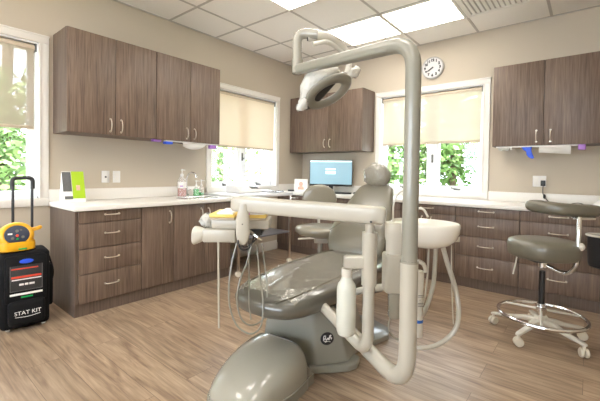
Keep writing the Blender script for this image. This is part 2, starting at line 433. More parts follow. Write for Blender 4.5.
window(2, W2, 'L', .066, 3.13, 1.435, 'shade2', 'opaque cream roller shade in the window right of the sink')
window(3, W3, 'B', .066, -1.50, 1.505, 'shade3', 'cream roller shade in the window behind the tall lamp pole, below the clock')

# ---------------------------------------------------------------- cabinets
_hm = {}
def handle(parent, c, along, out, ln=.105):
    """bow pull; copied mesh data per direction"""
    c, along, out = V(c), V(along), V(out); key = (tuple(along), tuple(out), ln)
    if key not in _hm:
        mb = MB(); h = ln/2
        path = smooth_path([along*-h, along*-h*.92+out*.018, along*-h*.5+out*.028, out*.032, along*h*.5+out*.028, along*h*.92+out*.018, along*h], 4)
        mb.tube(path, .0046, 8)
        for s in (-1, 1): mb.cyl(along*h*s, along*h*s+out*.006, .0085, n=10)
        o = build('handle', mb, 'nickel', None, world=False); _hm[key] = o
    else:
        o = _hm[key].copy(); COL.objects.link(o)
    o.parent = parent; o.location = world_of(parent).inverted() @ c
    return o
def front(kind, parent, wall, a0, a1, z0, z1, face, hc=None, vertical=False, hl=.105):
    g = .0026; mb = MB()
    if wall == 'L': mb.box(face-.019, face, a0+g, a1-g, z0+g, z1-g, .0015); out = (1, 0, 0); P = lambda a, z: (face, a, z); al = (0, 1, 0)
    else: mb.box(a0+g, a1-g, face, face+.019, z0+g, z1-g, .0015); out = (0, -1, 0); P = lambda a, z: (a, face, z); al = (1, 0, 0)
    d = build(kind, mb, 'wood', parent)
    if hc: handle(d, P(*hc), (0, 0, 1) if vertical else al, out, hl)
    return d
def cab(name, label, cat, wall, a0, a1, z0, z1, depth, face, group, fronts, toe=0):
    if wall == 'L': loc = (XL+depth/2, (a0+a1)/2, 0 if toe else z0)
    else: loc = ((a0+a1)/2, YB-depth/2, 0 if toe else z0)
    t = thing(name, label, cat, loc, group=group); mb = MB(); g = .0005
    if wall == 'L': mb.box(XL+.001, face-.0195, a0+g, a1-g, z0, z1)
    else: mb.box(a0+g, a1-g, face+.0195, YB-.001, z0, z1)
    build('body', mb, 'woodin', t)
    if toe:
        mb = MB()
        if wall == 'L': mb.box(XL+.001, face-.022, a0+g, a1-g, .0005, toe)
        else: mb.box(a0+g, a1-g, face+.022, YB-.001, .0005, toe)
        build('toe_kick', mb, 'woodin', t)
    for f in fronts: front(f[0], t, wall, f[1], f[2], f[3], f[4], face, *f[5:])
    return t
G1 = 'wall cabinets above the left counter'; G2 = 'base cabinets under the left counter'; G3 = 'base cabinets along the back wall'
UF = -3.19
for i, (a0, lab) in enumerate(((.985, 'brown two-door wall cabinet nearest the left window'), (1.728, 'brown two-door wall cabinet over the sink, beside the cream shade'))):
    a1 = a0+.743; m_ = (a0+a1)/2
    cab('wall_cabinet', lab, 'cabinet', 'L', a0, a1, 1.417, 2.245, .33, UF, G1,
        [('door', a0, m_, 1.417, 2.245, (m_-.045, 1.50), True), ('door', m_, a1, 1.417, 2.245, (m_+.045, 1.50), True)])
dz = [.098, .320, .512, .708, .803]
def drawers(a0, a1, hl=.13):
    return [('drawer', a0, a1, dz[i], dz[i+1], ((a0+a1)/2, (dz[i]+dz[i+1])/2+.012), False, hl) for i in range(4)]
cab('base_cabinet', 'four-drawer brown base cabinet nearest the black rolling bag', 'cabinet', 'L', .966, 1.466, .098, .804, .58, FL, G2, drawers(.986, 1.466, .105), .098)
cab('base_cabinet', 'narrow single-door brown base cabinet between the drawers and the sink cabinet', 'cabinet', 'L', 1.466, 1.770, .098, .804, .58, FL, G2,
    [('door', 1.466, 1.770, .098, .803, (1.725, .70), True)], .098)
cab('base_cabinet', 'wide two-door brown base cabinet under the sink', 'cabinet', 'L', 1.770, 2.435, .098, .804, .58, FL, G2,
    [('door', 1.770, 2.1025, .098, .803, (2.06, .70), True), ('door', 2.1025, 2.435, .098, .803, (2.145, .70), True)], .098)
# end panel of the left run, proud of the drawers
# back wall run
BW = [(-3.50, -2.86, 'dd', 'brown base cabinet in the corner of the back wall, small drawers on top'),
      (-2.86, -2.24, 'dd', 'brown base cabinet beneath the computer monitor'),
      (-2.24, -1.62, 'dd', 'brown base cabinet hidden mostly behind the patient chair back'),
      (-1.62, -1.040, 'dd', 'brown base cabinet behind the rinse bowl, one top drawer'),
      (-1.040, -.482, '4', 'four-drawer brown base cabinet between the rinse bowl and the near stool'),
      (-.482, .090, '4', 'four-drawer brown base cabinet behind the near stool'),
      (.090, .70, 'dd', 'brown base cabinet right of the near stool, at the right edge')]
for a0, a1, k, lab in BW:
    m_ = (a0+a1)/2
    if k == '4': fr = drawers(a0, a1)
    else: fr = [('drawer', a0, a1, dz[3], dz[4], (m_, .765), False, .13), ('door', a0, m_, dz[0], dz[3], (m_-.05, .62), True), ('door', m_, a1, dz[0], dz[3], (m_+.05, .62), True)]
    cab('base_cabinet', lab, 'cabinet', 'B', a0, a1, .098, .804, .59, FB, G3, fr, .098)
# counters
cab_l = MB().box(XL+.001, -2.905, .950, 2.448, .805, .843, .006)
c = thing('countertop', 'white countertop along the left wall holding the sink', 'countertop', (-3.2, 1.7, .805), group='white countertops')
o = build('worktop', cab_l, 'counter', c); build('backsplash', MB().box(XL+.001, XL+.02, .950, 2.448, .843, .945, .003), 'counter', c)
c = thing('countertop', 'long white countertop along the back wall under the monitor and window', 'countertop', (-1.4, 4.05, .805), group='white countertops')
build('worktop', MB().box(XL+.001, .71, 3.73, YB-.001, .805, .843, .006), 'counter', c)
build('backsplash', MB().box(XL+.002, W3[0]-.07, YB-.02, YB-.001, .843, .945, .003).box(W3[1]+.07, .71, YB-.02, YB-.001, .843, .945, .003)
      .box(W3[0]-.07, W3[1]+.07, YB-.02, YB-.001, .843, .856, .002).box(XL+.001, XL+.02, 3.735, YB-.02, .843, .945, .003), 'counter', c)
# wall cabinets on the back wall
UB = YB-.33
a0, a1 = -3.505, -2.275; q = .43
cab('wall_cabinet', 'brown wall cabinet above the computer monitor', 'cabinet', 'B', a0, a1, 1.415, 2.225, .33, UB, 'wall cabinets on the back wall',
    [('door', a0, -2.82, 1.415, 2.225, (-2.865, 1.53), True), ('door', -2.82, a1, 1.415, 2.225, (-2.775, 1.53), True)])
for a0, a1, lab in ((-.776, .086, 'brown two-door wall cabinet beside the clock window, over the wall outlet'), (.086, .72, 'brown wall cabinet at the right edge of the photo')):
    m_ = (a0+a1)/2
    cab('wall_cabinet', lab, 'cabinet', 'B', a0, a1, 1.412, 2.215, .33, UB, 'wall cabinets on the back wall',
        [('door', a0, m_, 1.412, 2.215, (m_-.055, 1.50), True), ('door', m_, a1, 1.412, 2.215, (m_+.055, 1.50), True)])
# ---------------------------------------------------------------- outdoors
struct('bounce_terrace', MB().box(-5.4, 3.4, -6, 6.4, -.45, -.30), 'bounce_paving')  # added pale ground, out of view, bounces sunlight through the windows onto the ceiling
tag(build('lawn', MB().box(-14, 9, -7, 15, -.52, -.46), 'grass'), 'green lawn outside the windows', 'lawn', kind='stuff')
def tree(c, rad, hgt, n, m, label, size=.085):
    t = thing('tree', label, 'tree', (c[0], c[1], -.30), group='trees outside the windows')
    build('trunk', MB().tube(smooth_path([V((c[0], c[1], -.3)), V((c[0]+.06, c[1], hgt*.5)), V((c[0], c[1]+.05, hgt))], 5), .07, 8), 'bark', t)
    b = bmesh.new(); rnd = random.Random(int(c[0]*31+c[1]*17))
    cl = [V((c[0]+rnd.gauss(0, rad*.45), c[1]+rnd.gauss(0, rad*.45), rnd.uniform(.1, 1)*hgt)) for _ in range(26)]
    for i in range(n):
        p = rnd.choice(cl)+V((rnd.gauss(0, .22), rnd.gauss(0, .22), rnd.gauss(0, .20)))
        a = V((rnd.uniform(-1, 1), rnd.uniform(-1, 1), rnd.uniform(-.6, .6))).normalized(); q = a.cross(V((rnd.uniform(-1, 1), rnd.uniform(-1, 1), rnd.uniform(-1, 1)))).normalized()
        s = size*rnd.uniform(.6, 1.3)
        b.faces.new([b.verts.new(p+a*s), b.verts.new(p+q*s*.5), b.verts.new(p-a*s*.9), b.verts.new(p-q*s*.5)])
    build('foliage', b, m, t)
tree((-6.3, .2), .9, 3.0, 5200, 'leaf', 'leafy green tree outside the left-edge window', .075)
tree((-6.8, -.9), .9, 3.0, 3500, 'leaf2', 'pale green tree farther along outside the left-edge window', .075)
tree((-6.9, 1.3), .9, 3.0, 3500, 'leaf2', 'pale green tree outside, nearer the cabinet end of the left-edge window', .075)
tree((-6.3, 4.2), .8, 2.6, 1700, 'leaf2', 'loose pale tree seen below the opaque cream shade')
tree((-7.2, 5.6), .9, 2.8, 1900, 'leaf2', 'pale tree farther off below the opaque cream shade')
tree((-3.6, 7.6), .9, 2.8, 3300, 'leaf', 'leafy tree outside, left half of the window below the clock')
tree((-2.3, 7.9), .9, 2.8, 3600, 'leaf', 'leafy tree outside, middle of the window below the clock')
tree((-1.0, 7.3), .8, 2.6, 3000, 'leaf2', 'light green tree outside, right half of the window below the clock')

# ---------------------------------------------------------------- dental chair
CH = thing('dental_chair', 'reclined patient chair in glossy olive grey vinyl on a beige base', 'dental chair', (-1.278, 1.227, 0), R(6))
def loc(mb, name, m, parent=CH, sharp=35): return build(name, mb, m, parent, world=False, sharp=sharp)
X, Z = V((1, 0, 0)), V((0, 0, 1))
# base plate
plate = [(-.17, .50), (-.19, .60), (-.30, .95), (-.28, 1.08), (-.15, 1.16), (.15, 1.16), (.33, 1.06), (.36, .95), (.24, .62), (.20, .50)]
loc(MB().prism(plate, .001, .035, bev=.008), 'base_plate', 'ped')
# pedestal cover with angled corner
fp = [(-.18, .255), (.165, .33), (.29, .47), (.27, .80), (-.18, .80)]; tp = [(-.15, .275), (.12, .36), (.21, .48), (.19, .76), (-.15, .76)]
ped = loc(MB().prism(fp, .03, .335, bev=.018, top=tp), 'pedestal', 'ped')
loc(MB().prism([(.14, .29), (.22, .37), (.31, .44), (.335, .50), (.32, .57), (.20, .60), (.10, .35)], .002, .045, bev=.012), 'pedestal_foot', 'ped')
# badge on the angled face
p0, p1 = V((.165, .33, .03)), V((.29, .47, .03)); q0, q1 = V((.12, .36, .335)), V((.21, .48, .335))
cen = (p0+p1+q0+q1)/4; ex = ((p1-p0)+(q1-q0)).normalized(); ey = ((q0+q1)-(p0+p1)).normalized(); ez = ex.cross(ey).normalized(); ey = ez.cross(ex)
cen = cen+ey*-.005+ex*-.012
bd = MB(); 
for rr, h0, h1 in ((1, 0, .003),):
    bd.lathe([(.040, -.004), (.040, .002), (.037, .004)], (0, 0, 0), (0, 0, 1), 32, 1.0, .85)
bmesh.ops.transform(bd.bm, matrix=basis(cen, ex, ey, ez), verts=bd.bm.verts); bdo = loc(bd, 'badge', 'blackp')
mb = MB()
def script(pts, r=.0022): mb.tube(smooth_path([cen+ex*a+ey*b+ez*.005 for a, b in pts], 4), r, 6)
script([(-.024, -.008), (-.020, .014), (-.010, .016), (-.012, .004), (-.020, 0), (-.006, -.002), (-.008, -.012), (-.022, -.010)])
script([(-.004, -.004), (.002, .004), (.004, -.006), (.010, .004), (.010, -.008)])
script([(.010, -.008), (.015, .014), (.024, .016), (.014, .004), (.026, .002), (.022, -.006)])
script([(-.016, -.018), (0, -.014), (.018, -.018)], .0016)
build('badge_lettering', mb, 'white', bdo, world=False)
# front hood (domed cover at the foot end)
secs = []
prof = [(-.220, .04, .056), (-.215, .09, .070), (-.195, .125, .094), (-.155, .152, .124), (-.10, .172, .154), (-.03, .188, .184), (.05, .200, .206), (.12, .199, .218), (.175, .196, .223), (.192, .193, .221), (.200, .188, .212), (.228, .19, .13), (.252, .192, .052)]
ring = []
for v_, a, h in prof:
    r_ = []
    n = 36
    for j in range(n+1):
        t = math.pi*j/n; ct, st = math.cos(t), math.sin(t); e = 3.6
        r_.append(V((a*math.copysign(abs(ct)**(2/e), ct)*(1-.08*st), v_, .045+(h-.045)*abs(st)**(2/e))))
    ring.append(r_)
loc(MB().rings(ring), 'front_cover', 'hood', sharp=50)
skirt = [(a*1.035 if s > 0 else -a*1.035, v_) for s in (1,) for v_, a, h in prof]
sk = [(-a*1.03, v_-.004) for v_, a, h in prof]; sk2 = [(a*1.03, v_-.004) for v_, a, h in prof][::-1]
loc(MB().prism(sk+sk2, .001, .05), 'front_cover_skirt', 'ped')
# lift arm between pedestal and seat
loc(MB().box(-.11, .13, .36, .80, .30, .40, .02).box(-.13, .15, .50, 1.10, .36, .43, .02), 'lift_arm', 'shell')
# seat and legrest cushion
def sec(v_, hw, zt, zb, e=3.2, u=.025, tilt=0):
    return (V((u, v_, (zt+zb)/2)), X, Z, hw, (zt-zb)/2, e)
cs = [sec(-.045, .03, .467, .440, 2.2), sec(-.04, .08, .480, .425, 2.4), sec(-.02, .14, .493, .410, 2.6), sec(.02, .19, .507, .398, 2.8), sec(.08, .222, .518, .392), sec(.18, .248, .526, .388), sec(.35, .268, .530, .384),
      sec(.55, .280, .530, .382), sec(.75, .288, .525, .38), sec(.92, .290, .520, .38), sec(1.05, .285, .518, .38), sec(1.16, .262, .515, .395), sec(1.22, .24, .505, .405), sec(1.245, .20, .49, .42)]
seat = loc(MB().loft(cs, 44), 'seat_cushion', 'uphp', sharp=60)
# welt seams and creases of the cushion
for sgn in (-1, 1):
    pts = [V((.025+sgn*hw*.80, v_, 0)) for v_, hw in ((-.01, .13), (.08, .205), (.25, .235), (.5, .255), (.75, .262), (1.0, .26), (1.15, .23))]
    def zt(v_):
        for (c0, _, _, _, h0, _), (c1, _, _, _, h1, _) in zip(cs, cs[1:]):
            if c0.y <= v_ <= c1.y:
                f = (v_-c0.y)/(c1.y-c0.y); return (c0.z+h0)*(1-f)+(c1.z+h1)*f
        return .5
    pts = [V((p.x, p.y, zt(p.y)-.0045)) for p in pts]
    build('piping', MB().tube(smooth_path(pts, 5), .0035, 6), 'uph', seat, world=False)
# clear plastic cover lying over the foot half with folds
rnd = random.Random(3); b = bmesh.new(); nu, nv = 40, 44; grid = []
def topz(u, v_):
    hw = .24; 
    for (c0, _, _, a0_, h0, e0), (c1, _, _, a1_, h1, e1) in zip(cs, cs[1:]):
        if c0.y <= v_ <= c1.y:
            f = (v_-c0.y)/(c1.y-c0.y); hw = a0_*(1-f)+a1_*f; zc = c0.z*(1-f)+c1.z*f; hh = h0*(1-f)+h1*f; e = e0*(1-f)+e1*f
            k = max(0, 1-abs(u/hw)**e); return zc+hh*k**(1/e)
    return .5
for j in range(nv+1):
    v_ = .03+.97*j/nv; row = []
    for i in range(nu+1):
        s_ = -1+2*i/nu; hw = .20+.05*min(1, v_/.5); u = s_*hw*.93
        wr = .007*max(0, math.sin(17*v_+9*s_+3*math.sin(5*v_)))**6+.006*max(0, math.sin(31*v_-7*s_+2*math.sin(3*s_)))**8+.005*max(0, math.cos(11*s_+6*v_))**10
        row.append(b.verts.new((u+.025, v_, topz(u, v_)+.0025+wr)))
    grid.append(row)
for j in range(nv):
    for i in range(nu): b.faces.new((grid[j][i], grid[j][i+1], grid[j+1][i+1], grid[j+1][i]))
M['cover'] = mat('clear_vinyl_sheet', (.50, .47, .40), .18, 0, 1, alpha=.36, coatr=.04)
build('plastic_cover', b, 'cover', seat, world=False, sharp=80)
# hip shell / side cushion under the backrest
loc(MB().loft([(V((.02, .80, .40)), X, Z, .16, .05, 3), (V((.03, .90, .385)), X, Z, .25, .085, 3), (V((.03, 1.05, .37)), X, Z, .285, .12, 3), (V((.03, 1.20, .38)), X, Z, .285, .13, 3),
               (V((.02, 1.32, .41)), X, Z, .26, .12, 3), (V((.01, 1.40, .44)), X, Z, .18, .08, 3)], 36), 'seat_support', 'uph', sharp=60)
# backrest
bk = []
for v_, z, hw, th in ((1.13, .44, .12, .03), (1.145, .47, .20, .05), (1.175, .53, .235, .06), (1.22, .60, .25, .062), (1.29, .68, .25, .06), (1.38, .775, .225, .055), (1.47, .865, .195, .05), (1.55, .94, .172, .045), (1.60, .985, .155, .038), (1.625, 1.01, .12, .028), (1.632, 1.018, .06, .012)):
    up = V((0, -.74, .67)); bk.append((V((0, v_, z)), X, up, hw, th, 2.8))
back = loc(MB().loft(bk, 44), 'backrest', 'uph', sharp=60)
build('lumbar_seam', MB().tube(smooth_path([V((-.20, 1.125, .665)), V((-.1, 1.155, .735)), V((0, 1.165, .75)), V((.1, 1.155, .735)), V((.20, 1.125, .665))], 5), .004, 6), 'uph', back, world=False)
loc(MB().box(-.03, .03, 1.60, 1.625, .98, 1.10, .004), 'headrest_bar', 'nickel')
hd = MB().sphere((0, 1.62, 1.10), (.122, .062, .104), n=32)
loc(hd, 'headrest', 'uph', sharp=80)
hw_ = MB().sphere((0, 1.62, 1.10), (.126, .067, .108), n=40)
r3 = random.Random(5)
for v in hw_.bm.verts:
    v.co += (v.co-V((0, 1.62, 1.095))).normalized()*(.012*max(0, math.sin(v.co.x*60+v.co.z*45))**4+.012*max(0, math.sin(v.co.x*-47+v.co.z*73+1))**4)
loc(hw_, 'headrest_cover', 'cover', sharp=80)
# support arm to the cuspidor
# ---------------------------------------------------------------- delivery system
def put(name, mb, m, parent, sharp=35): return build(name, mb, m, parent, True, sharp)
hub = at(316, 299, 1.88)
DL = thing('delivery_unit', 'beige delivery unit arm reaching left over the chair with an instrument head', 'dental delivery unit', (hub.x, hub.y, 0))
k1 = 1.46; low = at(361, 350, k1); ris = at(368.5, 235, k1); ris = V((low.x, low.y, at(368, 262, k1).z)); 
bend = V((at(368.5, 300, k1).x, at(368.5, 300, k1).y, .372)); ris = V((bend.x, bend.y, .87))
put('lower_arm', MB().tube(fillet([hub, bend, V((bend.x, bend.y, .72))], .085, 10), .0245, 20), 'shell', DL)
put('riser', MB().cyl(V((bend.x, bend.y, .66)), V((bend.x, bend.y, .878)), .031).cyl(V((bend.x, bend.y, .872)), V((bend.x, bend.y, .95)), .019), 'shell', DL)
# beam
bR = at(386, 216, 1.44); bL = at(233, 203.3, 1.64); ax = (bL-bR).normalized(); sd_ = ax.cross(Z).normalized(); up_ = sd_.cross(ax).normalized()
if up_.z < 0: up_ = -up_
mb = MB(); L_ = (bL-bR).length; ss = []
for d_, a, h in ((0, .024, .020), (.004, .030, .030), (.014, .034, .036), (.05, .035, .0375), (L_*.5, .035, .0365), (L_-.05, .034, .035), (L_-.012, .033, .033), (L_-.003, .028, .027), (L_, .02, .018)):
    ss.append((bR+ax*d_, sd_, up_, a, h, 5))
mb.loft(ss, 40); put('beam', mb, 'shell', DL)
scp = at(370, 224, 1.40); put('beam_screw', MB().cyl(at(371, 222, 1.415), at(371, 222, 1.39), .005, n=10), 'char', DL)
# bracket that holds the bottle
bk0 = at(371, 262, k1); bk1 = at(344, 262, k1)
axb = (bk1-bk0).normalized(); axb.z = 0; axb.normalize(); sdb = axb.cross(Z).normalized()
put('bottle_bracket', MB().loft([(bk0, sdb, Z, .020, .026, 6), (bk0+axb*.10, sdb, Z, .020, .026, 6), (bk0+axb*.112, sdb, Z, .016, .022, 6)], 32), 'shell', DL)
# head: hanging oval knuckle, body, side handle
hk = 1.64
ow = at(243, 226, hk-.045)
f_ = V((-_d.x, -_d.y, 0)).normalized(); rt = V((_r.x, _r.y, 0)).normalized()     # chair-side directions of the head
HD = basis(at(237, 229, 1.70), rt, -f_, Z)
def hbox(mb, x0, x1, y0, y1, z0, z1, bev=.004): return mb.box(x0, x1, y0, y1, z0, z1, bev, M4=HD)
mb = MB(); kn = ow
for dz_, a, b_ in ((-.088, .004, .004), (-.082, .018, .008), (-.065, .025, .010), (0, .027, .011), (.05, .026, .011), (.085, .020, .011)):
    pass
mb.loft([(kn+Z*dz_, rt, f_, a, b_, 2.4) for dz_, a, b_ in ((-.086, .004, .004), (-.080, .016, .010), (-.065, .027, .014), (-.03, .032, .016), (.03, .031, .016), (.06, .026, .016), (.10, .019, .014))], 24)
put('knuckle', mb, 'shell', DL); put('knuckle_screw', MB().cyl(kn+f_*.014+Z*.01, kn+f_*.019+Z*.01, .003, n=8), 'char', DL)
mb = MB(); hbox(mb, -.120, .155, -.02, .16, .003, .046, .006); body = put('instrument_head', mb, 'shell', DL)
mb = MB(); hbox(mb, -.160, -.002, -.03, .15, -.062, .001, .008); put('handpiece_housing', mb, 'shell', DL)
mb = MB(); hbox(mb, .02, .12, .0, .12, -.03, .001, .004); put('control_block', mb, 'char', DL)
e0 = HD @ V((-.155, .0, -.028)); e1 = HD @ V((-.208, .0, -.034))
mb = MB(); mb.loft([(e0+(e1-e0)*t_, f_, Z, a, a, 2.6) for t_, a in ((0, .026), (.25, .034), (.5, .039), (.9, .044), (1, .038))], 28); put('side_handle', mb, 'shellw', DL)
# holders and hanging hoses
def hose(name, pts, r, m, parent, n=8): return put(name, MB().tube(smooth_path(pts, 8), r, n), m, parent)
hose('syringe_rod', [at(218.5, 242, 1.64), at(218.6, 285, 1.64), at(219, 328, 1.64)], .0048, 'shell', DL)
hose('hose', [at(237, 243, 1.68), at(232, 262, 1.66), at(229, 285, 1.64), at(229.5, 305, 1.63), at(236, 324, 1.62), at(247, 333, 1.62), at(256, 332, 1.63), at(262, 322, 1.66), at(263, 300, 1.7), at(259, 270, 1.72), at(257, 245, 1.74)], .0042, 'ped', DL)
hose('hose', [at(253, 240, 1.72), at(247, 262, 1.70), at(240, 280, 1.68), at(237, 300, 1.66), at(241, 318, 1.66), at(250, 325, 1.67), at(260, 322, 1.70), at(266, 312, 1.72), at(267, 285, 1.76), at(264, 260, 1.78), at(262, 244, 1.78)], .0042, 'ped', DL)
hose('hose', [at(248, 240, 1.72), at(249, 270, 1.74), at(249, 300, 1.74), at(251, 320, 1.74)], .0036, 'ped', DL)
hose('hose', [at(238, 240, 1.58), at(239, 246, 1.58), at(243, 250, 1.58), at(249, 248, 1.60), at(253, 240, 1.62), at(254, 232, 1.64)], .0034, 'char', DL)
hose('hose', [at(240, 243, 1.60), at(244, 247, 1.60), at(250, 245, 1.62), at(258, 237, 1.66), at(262, 232, 1.68)], .003, 'char', DL)
hose('holder_arm', [at(250, 231, 1.62), at(256, 236, 1.60), at(262, 240, 1.60)], .006, 'chrome', DL)
# gathered plastic sleeve on the left of the head
mb = MB().sphere(HD @ V((-.150, .04, .035)), (.034, .04, .034), n=24); rz_ = random.Random(2)
for v in mb.bm.verts: v.co += V((rz_.uniform(-1, 1), rz_.uniform(-1, 1), rz_.uniform(-1, 1)))*.006
put('plastic_sleeve', mb, 'wrap', DL, 180)
# two instrument trays resting on the head
for x0, x1, lab, pk in ((-.125, -.008, 'yellow-rimmed instrument tray on the delivery head, left of the oval knuckle', 'paper'), (.030, .140, 'yellow-rimmed instrument tray with a pink pack, right of the oval knuckle', 'purl')):
    z0 = .0465; t = thing('instrument_tray', lab, 'tray', tuple(HD @ V(((x0+x1)/2, .07, z0))), group='instrument trays on the delivery head')
    mb = MB(); hbox(mb, x0, x1, -.03, .17, z0, z0+.010, .004); put('tray_base', mb, 'shaderoll', t)
    mb = MB(); hbox(mb, x0-.003, x1+.003, -.035, .175, z0+.010, z0+.030, .008); put('tray_lid', mb, 'tray', t)
    mb = MB(); hbox(mb, x0+.035, x1-.004, -.038, .17, z0+.027, z0+.037, .004); put('paper_cover', mb, 'paper', t)
    if pk == 'purl': mb = MB(); hbox(mb, x0+.02, x0+.06, -.033, .04, z0+.016, z0+.040, .006); put('instrument_pack', mb, 'purl', t)
# water bottle under the bracket
bx = at(347, 262, k1); bt = thing('water_bottle', 'frosted plastic bottle hanging under the bracket arm of the delivery riser', 'bottle', (bx.x, bx.y, .47))
zt_ = bx.z-.026; zb = at(347, 335, k1).z
put('bottle_body', MB().lathe([(.012, zb), (.034, zb+.004), (.039, zb+.018), (.040, zb+.10), (.040, zt_-.085), (.036, zt_-.065), (.022, zt_-.045), (.018, zt_-.030)], (bx.x, bx.y, 0), n=28), 'bottle', bt)
put('cap', MB().lathe([(.021, zt_-.034), (.022, zt_-.03), (.022, zt_), (.02, zt_-.0005)], (bx.x, bx.y, 0), n=24), 'shellw', bt)

# ---------------------------------------------------------------- operating light
k2 = 1.30
LT = thing('operating_light', 'tall beige dental light on a bent pole, lamp head wrapped in clear plastic', 'dental light', (hub.x, hub.y, 0))
pb = at(408.5, 300, k2); hub2 = at(319, 300, 2.03); zb = .322
pt_ = V((pb.x, pb.y, at(411, 66, k2).z))
cor = V((pb.x, pb.y, at(412, 43.5, k2).z)); tip = at(297.5, 69.5, 1.92)
put('lower_arm', MB().tube(fillet([hub2, V((pb.x, pb.y, zb)), V((pb.x, pb.y, .80))], .14, 14), .032, 24), 'shell', LT)
put('collar', MB().cyl(V((pb.x, pb.y, .795)), V((pb.x, pb.y, .803)), .0335), 'hood', LT)
adir = (tip-cor)
put('pole', MB().tube(fillet([V((pb.x, pb.y, .80)), cor, cor+adir*.5], .10, 12), .0285, 24), 'polem', LT)
adn = adir.normalized(); bs = adn.cross(Z).normalized(); bu = bs.cross(adn).normalized()
if bu.z < 0: bu = -bu
put('top_arm', MB().loft([(cor+adir*t_, bs, bu, .027, .026, 3.2) for t_ in (.14, .3, .6, 1.0)], 28), 'polem', LT)
kt = 1.92
put('post', MB().tube(fillet([at(297.5, 74, kt), at(297, 33, kt), at(318, 34.5, kt-.02)], .10, 10), .026, 20).cyl(at(297.5, 73.5, kt), at(297.5, 60, kt), .030), 'hood', LT)
put('sleeve_ring', MB().tube(fillet([at(307, 35.5, kt), at(309, 35.5, kt)], .1), .0285, 20), 'char', LT)
arm = smooth_path([at(308, 36.5, kt), at(320, 35.5, kt), at(332, 39, kt+.04), at(341, 46, kt+.09), at(348, 56, kt+.12), at(349, 66, kt+.12), at(346, 76, kt+.08)], 6)
put('curved_arm', MB().tube(arm, [.0275-.011*i/(len(arm)-1) for i in range(len(arm))], 20), 'shellw', LT)
put('cable', MB().tube(smooth_path([at(313, 44, kt-.02), at(326, 42, kt), at(336, 47, kt+.05), at(342, 53, kt+.08), at(345, 62, kt+.09)], 6), .013, 10), 'shellw', LT)
# lamp head: tilted oval ring with a shell above and two handles
hc = at(327, 90, 1.93)
hx = (rt*.88+Z*.48).normalized(); hz = (Z*.78-rt*.34-f_*.46).normalized(); hz = (hz-hx*hz.dot(hx)).normalized(); hy = hz.cross(hx)
def hp(a, b_, c_): return hc+hx*a+hy*b_+hz*c_
ringp = [hp(.128*math.cos(t_), .095*math.sin(t_), -.012) for t_ in (2*math.pi*i/40 for i in range(40))]
rg = MB()
ring_r = []
for i in range(40):
    t_ = 2*math.pi*i/40; o_ = V((math.cos(t_), math.sin(t_))); c0 = hp(.112*o_.x, .080*o_.y, -.014); od = (hx*o_.x+hy*o_.y).normalized()
    ring_r.append([c0+od*(.032*math.cos(s_))+hz*(.016*math.sin(s_)) for s_ in (2*math.pi*j/12 for j in range(12))])
rg.rings(ring_r, cap=False, closed=True); head = put('lamp_ring', rg, 'lamp', LT, 60)
sh = MB()
secs_ = []
for a_, w_, h_, c_, b0 in ((-.165, .008, .006, -.004, .02), (-.155, .03, .016, .0, .012), (-.125, .062, .036, .018, -.01), (-.08, .076, .050, .032, -.025), (-.03, .074, .054, .042, -.035), (.02, .062, .046, .044, -.045), (.06, .044, .032, .040, -.05), (.09, .018, .016, .03, -.06), (.10, .008, .006, .028, -.06)):
    secs_.append((hp(a_, b0, c_), hy, hz, w_, h_, 2.4))
sh.loft(secs_, 32); put('lamp_shell', sh, 'shellw', LT, 70)
put('reflector_strip', MB().loft([(hp(a_, b0, c_), hy, hz, w_, .008, 2.4) for a_, w_, c_, b0 in ((-.150, .03, -.018, .02), (-.10, .055, -.016, .0), (-.02, .05, -.01, -.03), (.05, .03, -.004, -.05))], 20), 'char', LT, 70)
put('yoke', MB().tube(smooth_path([hp(.02, .03, .075), hp(.08, .02, .078), hp(.125, .01, .05), hp(.14, 0, .01), hp(.12, 0, -.02)], 6), .014, 12), 'hood', LT)
put('handle', MB().cyl(hp(.13, -.01, -.005), hp(.18, -.035, -.01), .012), 'shellw', LT)
put('handle', MB().cyl(hp(-.13, -.03, -.02), hp(-.175, -.045, -.045), .012), 'shellw', LT)
def crumple(c_, dirv, ln, rad, seed):
    rr = random.Random(seed); mb = MB(); dirv = V(dirv).normalized(); x_, y_, _ = frame_from(dirv); rings = []
    for i in range(7):
        f = i/6; r_ = rad*(.55+.7*math.sin(math.pi*min(1, f*.9+.1)))
        rings.append([V(c_)+dirv*(ln*f)+(x_*math.cos(a)+y_*math.sin(a))*r_*rr.uniform(.6, 1.25) for a in (2*math.pi*j/14 for j in range(14))])
    return mb.rings(rings)
put('handle_wrap', crumple(hp(.135, -.01, 0), hp(.2, -.04, .0)-hp(.135, -.01, 0), .075, .022, 1), 'wrap', LT, 180)
put('handle_wrap', crumple(hp(-.13, -.03, -.02), hp(-.2, -.05, -.07)-hp(-.13, -.03, -.02), .085, .022, 4), 'wrap', LT, 180)
r9 = random.Random(11)
mb = MB(); mb.loft([(c_+hz*.006, r_, u_, a*1.08+.002, b_*1.15+.002, e) for c_, r_, u_, a, b_, e in secs_], 40)
for v in mb.bm.verts: v.co += V((r9.uniform(-1, 1), r9.uniform(-1, 1), r9.uniform(-1, 1)))*.003
put('lamp_wrap', mb, 'wrap', LT, 180)

# ---------------------------------------------------------------- cuspidor
kc = 1.66
cb = at(424, 222.5, kc); CU_ = thing('cuspidor', 'white rinse bowl unit with hoses behind the tall lamp pole', 'cuspidor', (at(394, 290, kc).x, at(394, 290, kc).y, 0))
bc = V((cb.x, cb.y, cb.z)); cyl_c = at(394.5, 262, kc)
top = bc.z; mb = MB()
prof_ = [(.155, 0), (.165, .004), (.168, -.006), (.164, -.03), (.150, -.062), (.118, -.092), (.075, -.112), (.03, -.12), (.001, -.12)]
